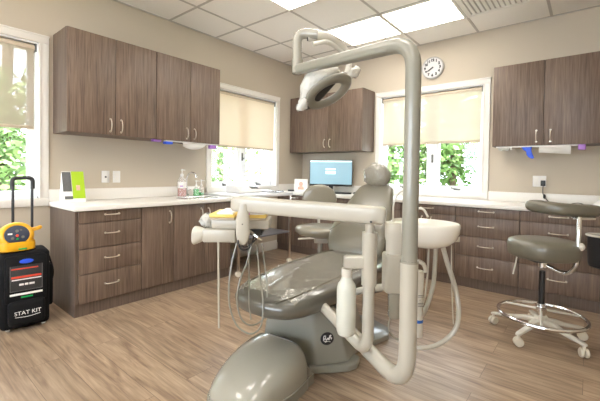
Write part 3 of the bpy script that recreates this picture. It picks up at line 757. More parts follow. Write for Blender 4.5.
# outer shell then inner basin
mb.lathe([(.001, -.040), (.05, -.045), (.11, -.034), (.142, -.010), (.149, 0), (.154, .004), (.159, 0), (.161, -.008), (.158, -.036), (.146, -.068), (.122, -.092), (.085, -.108), (.04, -.114), (.001, -.114)], bc, n=40, sy=.78)
put('bowl', mb, 'bowl', CU_, 50)
put('cup_shelf', MB().loft([(V((cyl_c.x, cyl_c.y, z_)), rt, f_, a, a*.95, 2.6) for z_, a in ((top-.20, .036), (top-.19, .040), (top-.09, .041), (top-.07, .046), (top-.01, .047), (top, .044))], 28)
    .box(0, .10, -.035, .035, top-.075, top-.012, .01, M4=basis((cyl_c.x, cyl_c.y, 0), rt, -f_, Z)), 'shellw', CU_)
yb0 = at(392, 253, kc).z; yb1 = at(392, 291, kc).z; yb2 = at(394, 318, kc).z
C0 = V((at(393, 275, kc).x, at(393, 275, kc).y, 0))
put('housing', MB().loft([(C0+Z*z_, rt, f_, a, a, 5) for z_, a in ((yb1, .040), (yb1+.006, .046), (yb0-.008, .047), (yb0, .042))], 32), 'shell', CU_)
put('column', MB().loft([(C0+rt*.008+Z*z_, rt, f_, a, a, 3) for z_, a in ((yb2, .022), (yb2+.008, .027), (yb1+.002, .030))], 24), 'hood', CU_)
put('support_arm', MB().tube(fillet([C0+Z*(yb1+.02), at(372, 288, 1.80), at(350, 293, 1.95), at(338, 296, 2.1)], .08), .018, 14), 'shell', CU_)
put('spout', MB().tube(smooth_path([at(416, 222, kc+.06), at(416, 212, kc+.06), at(419, 208.5, kc+.05), at(424, 210, kc+.03), at(428, 217, kc)], 5), .0055, 10), 'shellw', CU_)
put('cup_filler', MB().tube(smooth_path([at(393, 222, kc), at(393.6, 205, kc), at(397, 196, kc), at(401, 191.5, kc), at(404, 192, kc)], 5), .0042, 8), 'shellw', CU_)
# vacuum canister with blue band
vc = at(418.6, 300, kc+.04); vz0, vz1 = at(418.6, 337, kc+.04).z, at(418.6, 270, kc+.04).z
put('canister', MB().lathe([(.012, vz0), (.022, vz0+.004), (.022, vz1-.004), (.012, vz1)], (vc.x, vc.y, 0), n=20), 'shellw', CU_)
put('canister_band', MB().lathe([(.0222, vz0+.072), (.0227, vz0+.073), (.0227, vz0+.086), (.0222, vz0+.087)], (vc.x, vc.y, 0), n=20), 'label', CU_)
mm = text_mesh('||| · ||', .028, basis(V((vc.x, vc.y, (vz0+vz1)/2+.02))+f_*.0225, Z, -rt, f_)); put('canister_print', mm, 'grey', CU_)
put('canister_hook', MB().tube(smooth_path([at(413, 262, kc+.02), at(419, 261.5, kc+.02), at(424, 265, kc+.02), at(426, 272, kc+.02)], 5), .010, 12), 'shellw', CU_)
hose('suction_hose', [at(443, 247, kc+.02), at(447, 262, kc+.02), at(455, 287, kc+.02), at(458.5, 308, kc), at(457, 325, kc), at(449, 337, kc), at(437, 345, kc), at(424, 348, kc), at(411, 347, kc+.03), at(398, 340, kc+.08)], .0115, 'shell', CU_)
hose('drain_hose', [at(436, 247, kc+.05), at(435, 265, kc+.06), at(432.5, 288, kc+.07), at(426, 308, kc+.07), at(421, 316, kc+.07)], .011, 'shell', CU_)
hose('hose', [at(429, 247, kc+.02), at(427.5, 275, kc+.03), at(425, 295, kc+.04), at(422, 308, kc+.05)], .0045, 'shell', CU_)
hose('hose', [at(451.5, 243, kc), at(451.5, 265, kc), at(452, 295, kc), at(453.5, 324, kc)], .0028, 'shell', CU_)
hose('hose', [at(391, 316, kc+.01), at(389, 322, kc+.01), at(389, 330, kc+.02), at(394, 337, kc+.04), at(402, 341, kc+.06)], .005, 'hood', CU_)
put('hose_holder', MB().box(-.022, .014, -.012, .012, -.013, .013, .003, M4=basis(at(456, 239, kc), rt, -f_, Z)), 'shellw', CU_)
# ---------------------------------------------------------------- stools
def caster(parent, p, ang, name='caster'):
    d_ = V((math.cos(ang), math.sin(ang), 0)); s_ = V((-d_.y, d_.x, 0)); p = V((p[0], p[1], 0)); mb = MB()
    for sg in (-1, 1): mb.lathe([(.012, -.010), (.026, -.009), (.029, -.004), (.029, .004), (.026, .009), (.012, .010)], p+Z*.0295+s_*.013*sg, s_, 20)
    mb.cyl(p+Z*.0295-s_*.02, p+Z*.0295+s_*.02, .006, n=10).cyl(p+Z*.035, p+Z*.075, .009, n=10)
    return put(name, mb, 'caster', parent)
# near stool with foot ring and wrap-around arm pad
sc_ = V((-.235, 2.93, 0)); ST = thing('assistant_stool', 'grey padded stool with chrome foot ring and raised arm pad, near the right edge', 'stool', tuple(sc_))
feet = [V((-.535, 2.985, 0)), V((-.335, 2.700, 0)), V((.000, 2.80, 0)), V((-.01, 3.10, 0)), V((-.32, 3.22, 0))]
for fpt in feet:
    d_ = (fpt-sc_); d_.z = 0; ln = d_.length; d_.normalize(); s_ = V((-d_.y, d_.x, 0))
    put('base_leg', MB().loft([(sc_+d_*t_+Z*z_, s_, Z, a, h_, 4) for t_, z_, a, h_ in ((.02, .125, .028, .02), (.10, .118, .024, .016), (ln*.6, .100, .020, .012), (ln, .082, .017, .009), (ln+.015, .079, .012, .006))], 20), 'shellw', ST)
    caster(ST, fpt, random.uniform(0, 3))
put('hub', MB().lathe([(.03, .09), (.04, .10), (.042, .15), (.033, .165), (.03, .165)], sc_, n=24), 'shellw', ST)
put('gas_sleeve', MB().cyl(sc_+Z*.16, sc_+Z*.245, .026), 'chrome', ST)
put('gas_column', MB().cyl(sc_+Z*.24, sc_+Z*.47, .0185), 'blackp', ST)
fr = [sc_+V((.258*math.cos(t_), .258*math.sin(t_), .165)) for t_ in (2*math.pi*i/48 for i in range(48))]
mb = MB().tube(fr, .0115, 10, closed=True)
put('foot_ring', mb, 'chrome', ST)
for i in range(3):
    a = R(35+120*i); put('ring_spoke', MB().tube([sc_+V((.03*math.cos(a), .03*math.sin(a), .20)), sc_+V((.255*math.cos(a), .255*math.sin(a), .166))], .0075, 8), 'shellw', ST)
put('ring_clamp', MB().cyl(sc_+Z*.185, sc_+Z*.225, .034), 'chrome', ST)
sz = .565
put('seat', MB().lathe([(.10, sz), (.185, sz+.001), (.204, sz+.008), (.212, sz+.03), (.214, sz+.085), (.206, sz+.108), (.18, sz+.120), (.08, sz+.127), (.002, sz+.127)], sc_+rt*.0, n=48), 'uph', ST, 60)
put('seat_mechanism', MB().box(-.09, .10, -.06, .06, sz-.028, sz-.002, .006, M4=basis((sc_.x, sc_.y, 0), rt, -f_, Z)), 'char', ST)
put('mechanism_cover', MB().cyl(sc_+Z*(sz-.07), sc_+Z*(sz-.025), .030), 'chrome', ST)
kk = 2.42
put('height_lever', MB().tube(smooth_path([at(517, 256, kk), at(515.5, 264, kk), at(513, 274, kk)], 5), .0045, 8), 'shellw', ST)
put('arm_post', MB().tube(fillet([sc_+Z*(sz-.045), at(566, 275, kk-.10), at(576, 268, kk-.16), at(578.5, 240, kk-.16), at(579.5, 217, kk-.14)], .07, 8), .014, 12), 'chrome', ST)
put('arm_knob', MB().sphere(at(581, 247, kk-.17), (.022, .018, .026), n=12), 'shellw', ST, 180)
put('arm_bracket', MB().box(-.045, .09, -.02, .02, -.012, .006, .003, M4=basis(at(580, 218, kk-.10), rt, -f_, Z)), 'chrome', ST)
# curved arm pad
ac = at(566, 210, kk); pts = []
padp = [V(p) for p in (at(529, 206, kk+.16), at(545, 206.5, kk+.02), at(562, 208, kk-.05), at(580, 209, kk-.06), at(597, 208, kk+.04))]
padp = [V((p.x, p.y, .912-.006*i)) for i, p in enumerate(padp)]
pp = smooth_path(padp, 6); secs_ = []; n_ = len(pp)
for i, p in enumerate(pp):
    t_ = (pp[min(i+1, n_-1)]-pp[max(i-1, 0)]); t_.z = 0; t_.normalize(); s_ = V((-t_.y, t_.x, 0)); e_ = min(i, n_-1-i); k_ = (0.45, .75, .93, 1)[min(e_, 3)]
    secs_.append((p, s_, Z, .066*k_, .042*k_, 3))
put('arm_pad', MB().loft(secs_, 28), 'uph', ST, 60)
# far stool beside the patient chair
sc2 = V((-2.0, 2.76, 0)); ST2 = thing('operator_stool', 'olive grey stool with a rounded backrest, behind the delivery beam', 'stool', tuple(sc2))
for i in range(5):
    a = R(20+72*i); d_ = V((math.cos(a), math.sin(a), 0)); s_ = V((-d_.y, d_.x, 0)); f_pt = sc2+d_*.27
    put('base_leg', MB().loft([(sc2+d_*t_+Z*z_, s_, Z, aa, h_, 4) for t_, z_, aa, h_ in ((.02, .115, .028, .02), (.14, .10, .022, .013), (.28, .082, .016, .008))], 20), 'shellw', ST2); caster(ST2, f_pt, a+1)
put('hub', MB().lathe([(.03, .09), (.04, .10), (.042, .15), (.03, .165)], sc2, n=24), 'shellw', ST2)
put('gas_column', MB().cyl(sc2+Z*.15, sc2+Z*.455, .024), 'hood', ST2)
put('seat_mechanism', MB().box(-.06, .075, -.05, .05, .445, .51, .01, M4=basis((sc2.x, sc2.y, 0), rt, -f_, Z)), 'shell', ST2)
put('seat', MB().lathe([(.05, .502), (.13, .506), (.20, .524), (.238, .552), (.245, .58), (.232, .60), (.18, .610), (.08, .610), (.002, .608)], sc2, n=48), 'tanv', ST2, 60)
bp_ = sc2-f_*.20
put('back_bar', MB().tube(fillet([sc2+Z*.47, bp_-f_*.08+Z*.47, bp_-f_*.08+Z*.88], .06), .014, 12), 'shellw', ST2)
mb = MB(); mb.loft([(bp_-f_*(.03)+Z*z_, rt, f_, a, .028*k_, 2.6) for z_, a, k_ in ((.735, .06, .4), (.745, .13, .8), (.78, .168, 1), (.85, .180, 1), (.91, .165, 1), (.95, .138, .95), (.98, .09, .8), (.995, .05, .5), (.999, .02, .2))], 36)
put('backrest', mb, 'tanv', ST2, 60)
put('height_lever', MB().tube([at(314, 238, 3.25), at(298, 239, 3.2)], .009, 8), 'shellw', ST2)

# ---------------------------------------------------------------- cart between the counters
CT = thing('utility_cart', 'wheeled cart with a dark top between the sink counter and the back counter', 'cart', (-3.15, 2.90, 0))
x0, x1, y0, y1 = -3.44, -2.86, 2.475, 3.30
for (x, y) in ((x0, y0), (x1, y0), (x0, y1), (x1, y1)):
    put('leg', MB().box(x-.012, x+.012, y-.012, y+.012, .06, .845, .003), 'nickel', CT)
    c_ = caster(CT, (x, y), 1.2)
put('top', MB().box(x0-.025, x1+.025, y0-.02, y1+.025, .835, .868, .004), 'cartop', CT)
put('shelf', MB().box(x0, x1, y0, y1, .375, .395, .004), 'steelgrey', CT)
# white unit with a display on the cart
mb = MB(); o_ = at(246, 189, 3.85)
DV = thing('sealing_machine', 'white countertop machine with a small grey display, on the cart under the window', 'machine', (-3.22, 2.86, .868))
pr = [(0, 0), (.26, 0), (.26, .035), (.17, .085), (0, .10)]
put('housing', MB().prism(pr, 0, .36, M4=basis((-3.36, 2.70, .869), (1, 0, 0), (0, 0, 1), (0, -1, 0)) @ Matrix.Translation((0, 0, -.36)), bev=.008), 'white', DV)
sl = V((.09, 0, -.05)).normalized(); nn = V((.05, 0, .09)).normalized()
put('display', MB().box(-.030, .030, -.06, .06, 0, .003, .001, M4=basis(V((-3.36+.215, 2.95, .869+.062)), sl, (0, 1, 0), nn)), 'lcd', DV)
tag(put('sterilization_cassette', MB().box(-3.36, -2.95, 3.12, 3.29, .869, .890, .008), 'steel', None), 'flat silver cassette at the right end of the cart', 'cassette')

# ---------------------------------------------------------------- rolling kit bag and defibrillator
BGX = -3.0
BG = thing('rolling_bag', 'black rolling emergency kit bag standing under the left window', 'bag', (-3.11, .70, 0), R(-6))
def bl(mb, name, m, parent=BG, sharp=35): return build(name, mb, m, parent, world=False, sharp=sharp)
bl(MB().box(-.13, .10, -.145, .135, .012, .542, .03, 4), 'body', 'black')
bl(MB().box(.09, .128, -.12, .11, .20, .52, .014, 3), 'front_panel', 'black')
pk = bl(MB().box(.09, .155, -.105, .10, .05, .215, .022, 3), 'front_pocket', 'black')
bl(MB().box(-.05, .06, .125, .160, .12, .42, .015, 3), 'side_pocket', 'black')
sw = bl(MB().box(.126, .130, -.095, .085, .285, .455, .001), 'document_sleeve', 'char')
def btxt(txt, size, y, z, x, m, parent, tilt=0, nm='lettering'):
    Mx = Matrix.Translation((x, y, z)) @ Matrix.Rotation(R(90), 4, 'Z') @ Matrix.Rotation(R(90), 4, 'X') @ Matrix.Rotation(tilt, 4, 'Z')
    return build(nm, text_mesh(txt, size, Mx), m, parent, world=False)
btxt('STAT KIT', .036, 0, .135, .1562, 'white', pk)
build('underline', MB().tube(smooth_path([V((.156, -.07, .112)), V((.156, 0, .106)), V((.156, .07, .114))], 5), .0016, 6), 'white', pk, world=False)
build('red_line', MB().box(.1301, .131, -.088, .06, .430, .438), 'red', sw, world=False)
build('red_line', MB().box(.1301, .131, -.088, .078, .370, .384), 'red', sw, world=False)
build('white_line', MB().box(.1301, .131, -.085, .078, .356, .363), 'paper', sw, world=False)
for y0_, y1_ in ((-.045, -.02), (-.015, .005), (.01, .04)): build('pale_mark', MB().box(.1301, .131, y0_, y1_, .318, .332), 'paper', sw, world=False)
build('sleeve_border', MB().box(.1301, .131, -.095, -.091, .285, .455).box(.1301, .131, .081, .085, .285, .455).box(.1301, .131, -.095, .085, .281, .285), 'grey', sw, world=False)
lg = MB().lathe([(.040, 0), (.040, .002), (.02, .004)], (.127, -.005, .482), (1, 0, 0), 24, 1.0, .38); bl(lg, 'blue_logo', 'blue')
bl(MB().box(.127, .132, -.095, .085, .252, .266, .001), 'white_strip', 'paper')
bl(MB().box(.1275, .1295, -.035, .03, .232, .242), 'green_print', 'greenliq')
for s_ in (-1, 1):
    bl(MB().tube([V((-.06, s_*.055-.005, .53)), V((-.06, s_*.055-.005, .99))], .0085, 8), 'handle_rod', 'blackp')
bl(MB().tube(fillet([V((-.06, -.064, .97)), V((-.06, -.064, 1.05)), V((-.06, .054, 1.05)), V((-.06, .054, .97))], .03, 6), .014, 10), 'grip', 'char')
for s_ in (-1, 1):
    bl(MB().lathe([(.01, -.012), (.030, -.010), (.030, .010), (.01, .012)], (-.11, s_*.13, .0305), (0, 1, 0), 20), 'wheel', 'blackp')
    bl(MB().box(.05, .075, s_*.10-.012, s_*.10+.012, .001, .045, .004), 'foot', 'white')
bl(MB().tube(smooth_path([V((.0, .136, .50)), V((.02, .165, .36)), V((.0, .15, .25))], 5), .006, 6), 'side_strap', 'black')
AD = thing('defibrillator', 'yellow portable defibrillator with a round dark control face on the black bag', 'defibrillator', (-3.085, .648, .5445), R(-2))
MW[AD.name] = MW[AD.name] @ Matrix.Scale(.88, 4); AD.scale = (.88,)*3
def al(mb, name, m, parent=AD, sharp=45): return build(name, mb, m, parent, world=False, sharp=sharp)
tl = Matrix.Rotation(R(-18), 4, 'Y')
Tz = lambda x, y, z: Matrix.Translation((x, y, z))
mb = MB(); mb.loft([(V((0, 0, z_)), V((0, 1, 0)), V((-1, 0, 0)), a, b_, 3) for z_, a, b_ in ((.002, .108, .062), (.01, .118, .07), (.05, .120, .07), (.075, .116, .066))], 40)
al(mb, 'base', 'yellow')
fc = tl @ V((.0, 0, 0)); AM = Tz(-.004, -.002, .118) @ Matrix.Rotation(R(72), 4, 'Y')
mb = MB().lathe([(.07, -.045), (.105, -.040), (.118, -.01), (.114, .022), (.100, .036), (.086, .040), (.080, .036)], (0, 0, 0), (0, 0, 1), 44, .92, 1.0); bmesh.ops.transform(mb.bm, matrix=AM, verts=mb.bm.verts); al(mb, 'casing', 'yellow')
mb = MB().lathe([(.080, .030), (.080, .040), (.074, .043), (.001, .043)], (0, 0, 0), (0, 0, 1), 40, .92, 1.0); bmesh.ops.transform(mb.bm, matrix=AM, verts=mb.bm.verts); face = al(mb, 'control_face', 'navy')
def fdot(u_, v_, r_, m, name='button'):   # u right, v up on the face
    mb = MB().lathe([(r_, .042), (r_, .046), (r_*.7, .048)], (-v_, u_, 0), (0, 0, 1), 16); bmesh.ops.transform(mb.bm, matrix=AM, verts=mb.bm.verts); return build(name, mb, m, face, world=False)
fdot(.0, -.008, .010, 'red'); fdot(0, -.034, .007, 'greenliq'); fdot(0, .028, .012, 'lcd'); fdot(-.030, -.028, .011, 'lcd'); fdot(.035, -.022, .011, 'lcd'); fdot(.026, .034, .008, 'lcd')
mb = MB().box(-.014, -.002, -.058, -.030, .042, .045, .001); bmesh.ops.transform(mb.bm, matrix=AM, verts=mb.bm.verts); build('white_mark', mb, 'white', face, world=False)
al(MB().tube(smooth_path([V((-.02, .10, .16)), V((0, .135, .170)), V((0, .155, .178)), V((0, .158, .165)), V((0, .13, .155)), V((-.02, .10, .145))], 5), .009, 8), 'handle_loop', 'yellow')
al(MB().box(.064, .074, .0, .055, .014, .026, .003), 'green_label', 'greenliq')

# ---------------------------------------------------------------- things on the left counter
zc = .8435
BR = thing('brochure_stand', 'lime green and photo tent brochure at the near end of the left counter', 'brochure', (-3.36, 1.08, zc), R(0))
pts = [V((-3.12, 1.005, zc)), V((-3.05, 1.135, zc))]
w0, w1 = V((-3.145, 1.03, zc)), V((-3.105, 1.185, zc)); nb = V((-.13, .03, 0)); tp0, tp1 = (w0+w1)/2, None
a_, b_ = V((-3.31, 1.005, zc)), V((-3.29, 1.16, zc)); apx = V((-.055, -.004, .255)); bk_ = V((-.11, 0, 0))
def sheet(p, q, r_, s__, th=.0015):
    n_ = (q-p).cross(s__-p).normalized()*th; mb = MB(); mb.rings([[p, q, r_, s__], [p+n_, q+n_, r_+n_, s__+n_]]); return mb
put('front_panel', sheet(a_, b_, b_+apx, a_+apx), 'paper', BR); put('back_panel', sheet(a_+bk_, b_+bk_, b_+apx+V((-.002, 0, 0)), a_+apx+V((-.002, 0, 0))), 'paper', BR)
put('end_flap', sheet(a_, a_+bk_, a_+apx+V((-.001, 0, 0)), a_+apx), 'white', BR)
dirr = (b_-a_); e = V((.0022, 0, 0))
def fp_(u0, u1, v0, v1, m, name, off=.0022):
    p = lambda u_, v_: a_+dirr*u_+apx*v_+V((off, 0, off*.3)); put(name, sheet(p(u0, v0), p(u1, v0), p(u1, v1), p(u0, v1), .0004), m, BR)
fp_(.42, 1, .12, 1, 'green', 'green_print'); fp_(.0, .40, .35, .98, 'grey', 'photo_print'); fp_(.05, .42, .22, .34, 'white', 'white_strip'); fp_(.05, .42, .10, .2, 'grey', 'dark_strip'); fp_(.60, .78, .38, .55, 'skin', 'picture', .003); fp_(.0, 1, .0, .08, 'white', 'lower_strip', .003)
for a, lab, dot in ((1.405, 'white single wall plate with a dark round jack, left of its neighbour', True), (1.505, 'white wall outlet plate, right of the jack plate', False)):
    t = thing('wall_outlet', lab, 'outlet', (XL, a, 1.05), group='wall plates over the left counter')
    put('plate', MB().box(XL+.0005, XL+.007, a-.035, a+.035, .995, 1.108, .003), 'white', t)
    if dot: put('jack', MB().cyl(V((XL+.006, a, 1.05)), V((XL+.010, a, 1.05)), .009, n=12), 'blackp', t)
    else: put('socket', MB().box(XL+.006, XL+.009, a-.017, a+.017, 1.06, 1.088, .002).box(XL+.006, XL+.009, a-.017, a+.017, 1.018, 1.046, .002), 'lcd' if 0 else 'trim', t)
# pump bottle
def pump(y, x, h_, r_, liq, frac, lab, topc='white', lcol=True):
    t = thing('soap_bottle', lab, 'soap bottle', (x, y, zc), group='soap bottles by the sink'); c_ = V((x, y, zc))
    put('liquid', MB().lathe([(r_*.8, .0005), (r_*.98, .004), (r_*.98, h_*frac), (r_*.5, h_*frac)], c_, n=20), liq, t)
    put('bottle_body', MB().lathe([(r_*.85, 0), (r_, .004), (r_, h_*.78), (r_*.7, h_*.9), (r_*.3, h_), (r_*.3, h_+.01)], c_, n=24), mat('clear_bottle', (.85, .82, .80), .1, 0, .5, alpha=.30), t)
    if lcol:
        put('bottle_label', MB().lathe([(r_*1.01, h_*.42), (r_*1.02, h_*.42+.001), (r_*1.02, h_*.72), (r_*1.01, h_*.72+.001)], c_, n=24), 'white', t)
        put('label_print', MB().box(r_*1.0, r_*1.035, -r_*.35, r_*.35, h_*.50, h_*.55, M4=Matrix.Translation(c_) @ Matrix.Rotation(R(-40), 4, 'Z')), 'purple', t)
    put('pump', MB().lathe([(r_*.42, h_), (r_*.42, h_+.02), (r_*.3, h_+.028), (.005, h_+.03), (.005, h_+.06), (.012, h_+.062), (.010, h_+.078), (.003, h_+.08)], c_, n=16).tube([c_+Z*(h_+.07), c_+Z*(h_+.068)+V((.04, .01, 0))], .005, 8), topc, t)
pump(2.12, -3.37, .215, .045, 'pink', .42, 'large pump soap bottle with pink liquid, left of the faucet')
pump(2.29, -3.36, .095, .032, 'greenliq', .8, 'small bottle of dark green soap right of the faucet', lcol=False)
pump(2.37, -3.38, .100, .030, 'greenliq', .35, 'clear soap bottle part filled with green, nearest the window', lcol=False)
FA = thing('faucet', 'chrome gooseneck faucet over the sink', 'faucet', (-3.44, 2.22, zc)); c_ = V((-3.44, 2.22, zc))
put('spout', MB().tube(smooth_path([c_, c_+V((0, 0, .16)), c_+V((.01, .004, .22)), c_+V((.05, .02, .258)), c_+V((.10, .04, .24)), c_+V((.115, .045, .20))], 6), .010, 12), 'chrome', FA)
put('base', MB().cyl(c_, c_+Z*.02, .024), 'chrome', FA); put('lever', MB().tube([c_+Z*.05, c_+V((0, .05, .07))], .006, 8), 'chrome', FA)
SK = thing('sink', 'shallow steel sink rim set in the left counter', 'sink', (-3.2, 2.12, zc)); mb = MB()
rp = [V((-3.19+.15*math.copysign(abs(math.cos(t_))**.5, math.cos(t_)), 2.13+.20*math.copysign(abs(math.sin(t_))**.5, math.sin(t_)), .8445)) for t_ in (2*math.pi*i/40 for i in range(40))]
# sink kept in front of the soap bottles
rp = [V((-3.10+(p.x+3.19)*.85, p.y, p.z)) for p in rp]
put('rim', mb.tube(rp, .004, 6, closed=True), 'steel', SK)
mb = MB(); mb.bm.faces.new([mb.bm.verts.new(p+Z*-.0008) for p in rp]); put('basin', mb, 'steel', SK)

# ---------------------------------------------------------------- things under the wall cabinets
def under(name, lab, cat, mb, m, grp=None): return tag(put(name, mb, m, None), lab, cat, grp)
zl = 1.4165
under('light_strip', 'slim white light strip under the cabinets above the sink', 'light strip', MB().box(-3.235, -3.20, 1.83, 2.46, zl-.011, zl-.0005, .002), 'white')
under('glove_packet', 'purple plastic packet hung under the left cabinets, left of the blue one', 'packet', MB().box(-3.26, -3.205, 1.71, 1.79, zl-.022, zl-.001, .004), 'purple', 'packets under the left wall cabinets')
under('glove_packet', 'blue plastic packet hung under the cabinets left of the white cloth', 'packet', MB().box(-3.255, -3.20, 1.83, 1.91, zl-.037, zl-.012, .006), 'blue', 'packets under the left wall cabinets')
under('glove_packet', 'purple plastic packet hung beside the window end of the left cabinets', 'packet', MB().box(-3.25, -3.20, 2.36, 2.44, zl-.052, zl-.012, .006), 'purple', 'packets under the left wall cabinets')
def drape(p0, p1, drop, depth, seed, m='paper'):
    rr = random.Random(seed); p0, p1 = V(p0), V(p1); b = bmesh.new(); rows = []; n1, n2 = 16, 8; out = (p1-p0).cross(Z).normalized()
    for i in range(n1+1):
        s_ = i/n1; d_ = drop(s_); row = []
        for j in range(n2+1):
            t_ = j/n2; row.append(b.verts.new(p0.lerp(p1, s_)-Z*d_*t_+out*(depth*math.sin(t_*2.2)+.004*math.sin(9*s_+5*t_))))
        rows.append(row)
    for i in range(n1):
        for j in range(n2): b.faces.new((rows[i][j], rows[i+1][j], rows[i+1][j+1], rows[i][j+1]))
    bmesh.ops.solidify(b, geom=b.faces[:], thickness=.0015); return b
under('paper_towel', 'white towel drooping under the cabinets above the sink', 'towel', drape((-3.215, 2.02, zl-.012), (-3.215, 2.30, zl-.012), lambda s_: .065*math.sin(math.pi*min(1, .12+s_*.9))**.6, .02, 1), 'paper')
zr = 1.4115; yr = YB-.30
under('light_strip', 'slim white light strip under the right wall cabinets', 'light strip', MB().box(-.74, -.06, yr-.02, yr+.02, zr-.013, zr-.0005, .002), 'white')
under('wire_clip', 'small pale plastic clip under the right wall cabinet, left of the blue strip', 'clip', drape((-.72, yr-.022, zr-.014), (-.60, yr-.022, zr-.014), lambda s_: .018+.014*abs(math.sin(7*s_)), .006, 2), 'wrap')
mb = MB(); mb.loft([(V((x_, yr-.03, zr-.014-z_)), V((1, 0, 0)), V((0, 1, 0)), w_, .006, 2.2) for x_, z_, w_ in ((-.475, 0, .045), (-.470, .02, .035), (-.455, .045, .022), (-.45, .07, .026), (-.435, .10, .022), (-.425, .112, .006))], 16)
under('glove_strip', 'crumpled bright blue strip hanging under the right wall cabinet', 'glove', mb, 'blue')
under('paper_towel', 'flat white towel hanging under the right wall cabinet above the outlet', 'towel', drape((-.375, yr-.024, zr-.014), (-.135, yr-.024, zr-.014), lambda s_: .055+.02*s_, .025, 3), 'paper')
under('glove_packet', 'small purple packet under the right wall cabinet, right of the towel', 'packet', MB().box(-.085, -.030, yr-.03, yr+.01, zr-.050, zr-.001, .006), 'purple')

# ---------------------------------------------------------------- back counter things
MN = thing('computer_monitor', 'computer monitor with a blue-grey screen on the back counter', 'monitor', (-3.03, 4.07, zc))
mz0, mz1 = at(330, 186, 4.95).z, at(330, 160, 4.95).z
pL, pR = at(309.5, 175, 4.98), at(352.5, 175, 4.86)
mx = V((pR.x-pL.x, pR.y-pL.y, 0)).normalized(); my = V((-mx.y, mx.x, 0)); wd = (V((pR.x-pL.x, pR.y-pL.y, 0))).length
MM = basis(V((pL.x, pL.y, mz0)), mx, my, Z); hh = mz1-mz0
mo = put('bezel', MB().box(0, wd, 0, .03, 0, hh, .004, M4=MM), 'blackp', MN)
scr = put('screen', MB().box(.010, wd-.010, -.002, .001, .026, hh-.010, M4=MM), 'screen', mo) if 0 else build('screen', MB().box(.010, wd-.010, -.002, .001, .026, hh-.010, M4=MM), 'screen', MN)
build('title_bar', MB().box(.010, wd-.010, -.003, -.0015, hh-.030, hh-.010, M4=MM), 'screenw', scr)
build('dialog_box', MB().box(wd*.38, wd*.61, -.003, -.0015, hh*.46, hh*.68, M4=MM), 'screenw', scr)
build('dialog_title', MB().box(wd*.38, wd*.61, -.0036, -.0025, hh*.58, hh*.62, M4=MM), 'screen', scr)
put('stand', MB().box(wd*.5-.03, wd*.5+.03, .03, .05, -(mz0-zc)+.004, hh*.4, .004, M4=MM).box(wd*.5-.12, wd*.5+.12, -.05, .09, -(mz0-zc)+.0005, -(mz0-zc)+.012, .004, M4=MM), 'blackp', MN)
kb = MB().box(.18, .60, -.24, -.10, -(mz0-zc)+.0005, -(mz0-zc)+.018, .004, M4=MM); KB = tag(put('keyboard', kb, 'blackp', None), 'black keyboard in front of the monitor', 'keyboard')
mb = MB().sphere(at(355.5, 191.6, 4.78)*1, (.03, .045, .018), n=16); p_ = at(355.5, 191.6, 4.78)
for v in mb.bm.verts: v.co.z = max(v.co.z-(p_.z-zc-.004), zc)
tag(put('computer_mouse', mb, 'blackp', None), 'black computer mouse right of the keyboard', 'mouse')
PF = thing('photo_frame', 'white framed portrait photo leaning left of the monitor', 'picture frame', (-3.3, 4.15, zc))
q0 = at(294, 190, 4.95); FM = basis(V((q0.x, q0.y, zc+.002)), mx, my, Z) @ Matrix.Rotation(R(-8), 4, 'X')
put('frame', MB().box(0, .19, 0, .012, 0, .185, .003, M4=FM), 'white', PF); put('picture', MB().box(.02, .17, -.001, .001, .02, .165, M4=FM), 'paper', PF)
put('portrait', MB().loft([(FM @ V((.095, -.0015, z_)), (FM.to_3x3() @ V((1, 0, 0))), (FM.to_3x3() @ V((0, 1, 0))), a, .001, 2) for z_, a in ((.035, .045), (.07, .04), (.085, .018), (.10, .028), (.125, .03), (.145, .012))], 16), 'skin', PF)
q0 = V((-3.40, 3.95, 0)); tag(put('remote_control', MB().box(-.05, .05, -.02, .02, 0, .02, .004, M4=basis((q0.x, q0.y, zc+.0005), mx, my, Z)), 'blackp', None), 'small black device on the back counter left of the photo frame', 'device')
CLK = thing('wall_clock', 'round white wall clock above the back window', 'clock', (-1.50, YB, 2.41)); cc = V((-1.50, YB-.0005, 2.41)); ny = V((0, -1, 0))
put('rim', MB().lathe([(.122, 0), (.132, .006), (.132, .028), (.124, .036), (.117, .034), (.117, .022), (.001, .022)], cc, ny, 48), 'clockrim', CLK)
fcx = put('dial', MB().lathe([(.118, .002), (.118, .027), (.001, .027)], cc, ny, 48), 'dial', CLK)
for h_ in range(1, 13):
    a = R(90-30*h_); build('numeral', text_mesh(str(h_), .042, basis(cc+ny*.028+V((math.cos(a)*.090, 0, math.sin(a)*.090)), (1, 0, 0), (0, 0, 1), (0, -1, 0)), .0006, .0030), 'blackp', fcx)
for nm, a, ln, r_ in (('hour_hand', R(90-30*7.9), .058, .0075), ('minute_hand', R(90-6*40), .088, .005)):
    d_ = V((math.cos(a), 0, math.sin(a))); put(nm, MB().tube([cc+ny*.031-d_*.012, cc+ny*.031+d_*ln], r_, 6), 'blackp', CLK)
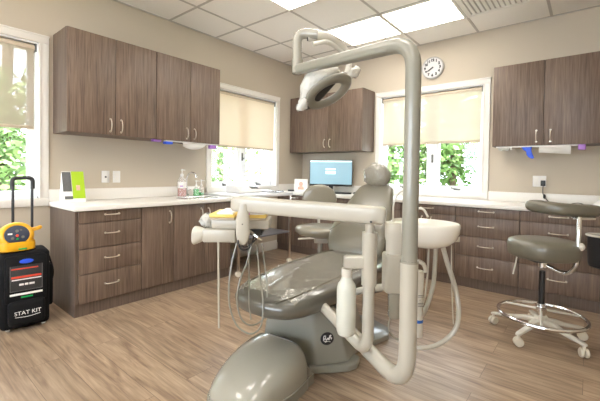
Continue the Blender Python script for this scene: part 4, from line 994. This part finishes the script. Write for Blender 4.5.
# outlet, adapter and lead
po = V((-.395, YB, 1.065)); OT = thing('wall_outlet', 'double white wall outlet above the back counter, right of the window', 'outlet', tuple(po))
put('plate', MB().box(po.x-.058, po.x+.058, YB-.007, YB-.0005, po.z-.055, po.z+.058, .003), 'white', OT)
for s_ in (-.027, .027):
    put('socket', MB().box(po.x+s_-.016, po.x+s_+.016, YB-.009, YB-.0065, po.z-.036, po.z+.036, .002), 'trim', OT)
AP = thing('power_adapter', 'black power adapter plugged into the outlet with a lead', 'power adapter', (po.x+.035, YB-.02, po.z-.02))
put('plug', MB().box(po.x+.014, po.x+.054, YB-.045, YB-.0092, po.z-.045, po.z+.012, .004), 'blackp', AP)
put('lead', MB().tube(smooth_path([V((po.x+.035, YB-.03, po.z-.04)), V((po.x+.035, YB-.035, .95)), V((po.x+.06, YB-.06, .90)), V((po.x+.12, YB-.12, .853)), V((po.x+.22, YB-.14, .850)), V((po.x+.32, YB-.10, .87)), V((po.x+.40, YB-.13, .850)), V((po.x+.50, YB-.11, .852))], 6), .004, 6), 'blackp', AP)
put('cord_switch', MB().sphere(V((po.x+.05, YB-.045, .915)), (.012, .012, .024), n=12), 'blackp', AP)
# right edge: bin, draped paper, dispensers
bn = V((.115, 3.60, 0)); BN = thing('waste_bin', 'black tapered bin with a cream rim in front of the back drawers, right edge', 'bin', (bn.x, bn.y, .40))
put('bucket', MB().lathe([(.085, .415), (.105, .425), (.112, .45), (.118, .66), (.110, .66)], bn, n=36, sy=.80), 'blackp', BN)
put('rim', MB().tube([bn+V((.122*math.cos(t_), .096*math.sin(t_), .665)) for t_ in (2*math.pi*i/36 for i in range(36))], .009, 8, closed=True), 'shellw', BN)
put('mounting_hook', MB().box(bn.x-.03, bn.x+.03, FB-.012, FB-.001, .58, .70, .003), 'shellw', BN)
DP = thing('paper_cone', 'white draped paper sheet standing on the counter at the right edge', 'paper', (.10, 4.0, zc))
b = bmesh.new(); ap = b.verts.new((.20, 4.08, 1.11)); n_ = 22; rr = random.Random(8)
rw = [[b.verts.new((.17+(.03*(1-t_))+t_*.155*rr.uniform(.85, 1.1)*math.cos(a), 4.06+t_*.12*rr.uniform(.85, 1.1)*math.sin(a), 1.11-t_*(1.11-zc-.002))) for a in (2*math.pi*i/n_ for i in range(n_))] for t_ in (.3, .65, 1)]
for i in range(n_):
    b.faces.new((ap, rw[0][i], rw[0][(i+1) % n_]))
    for A, B in zip(rw, rw[1:]): b.faces.new((A[i], B[i], B[(i+1) % n_], A[(i+1) % n_]))
build('sheet', b, 'paper', DP, sharp=20)
SR = thing('paper_dispenser', 'cream wall dispenser under the cabinet at the right edge', 'dispenser', (.12, YB-.3, 1.30))
put('cover', MB().box(.075, .20, YB-.34, YB-.24, 1.355, 1.4105, .008), 'shellw', SR); put('tray', MB().box(.065, .20, YB-.34, YB-.22, 1.285, 1.335, .008), 'shellw', SR)
put('back_plate', MB().box(.085, .19, YB-.25, YB-.235, 1.28, 1.41, .002), 'shellw', SR)
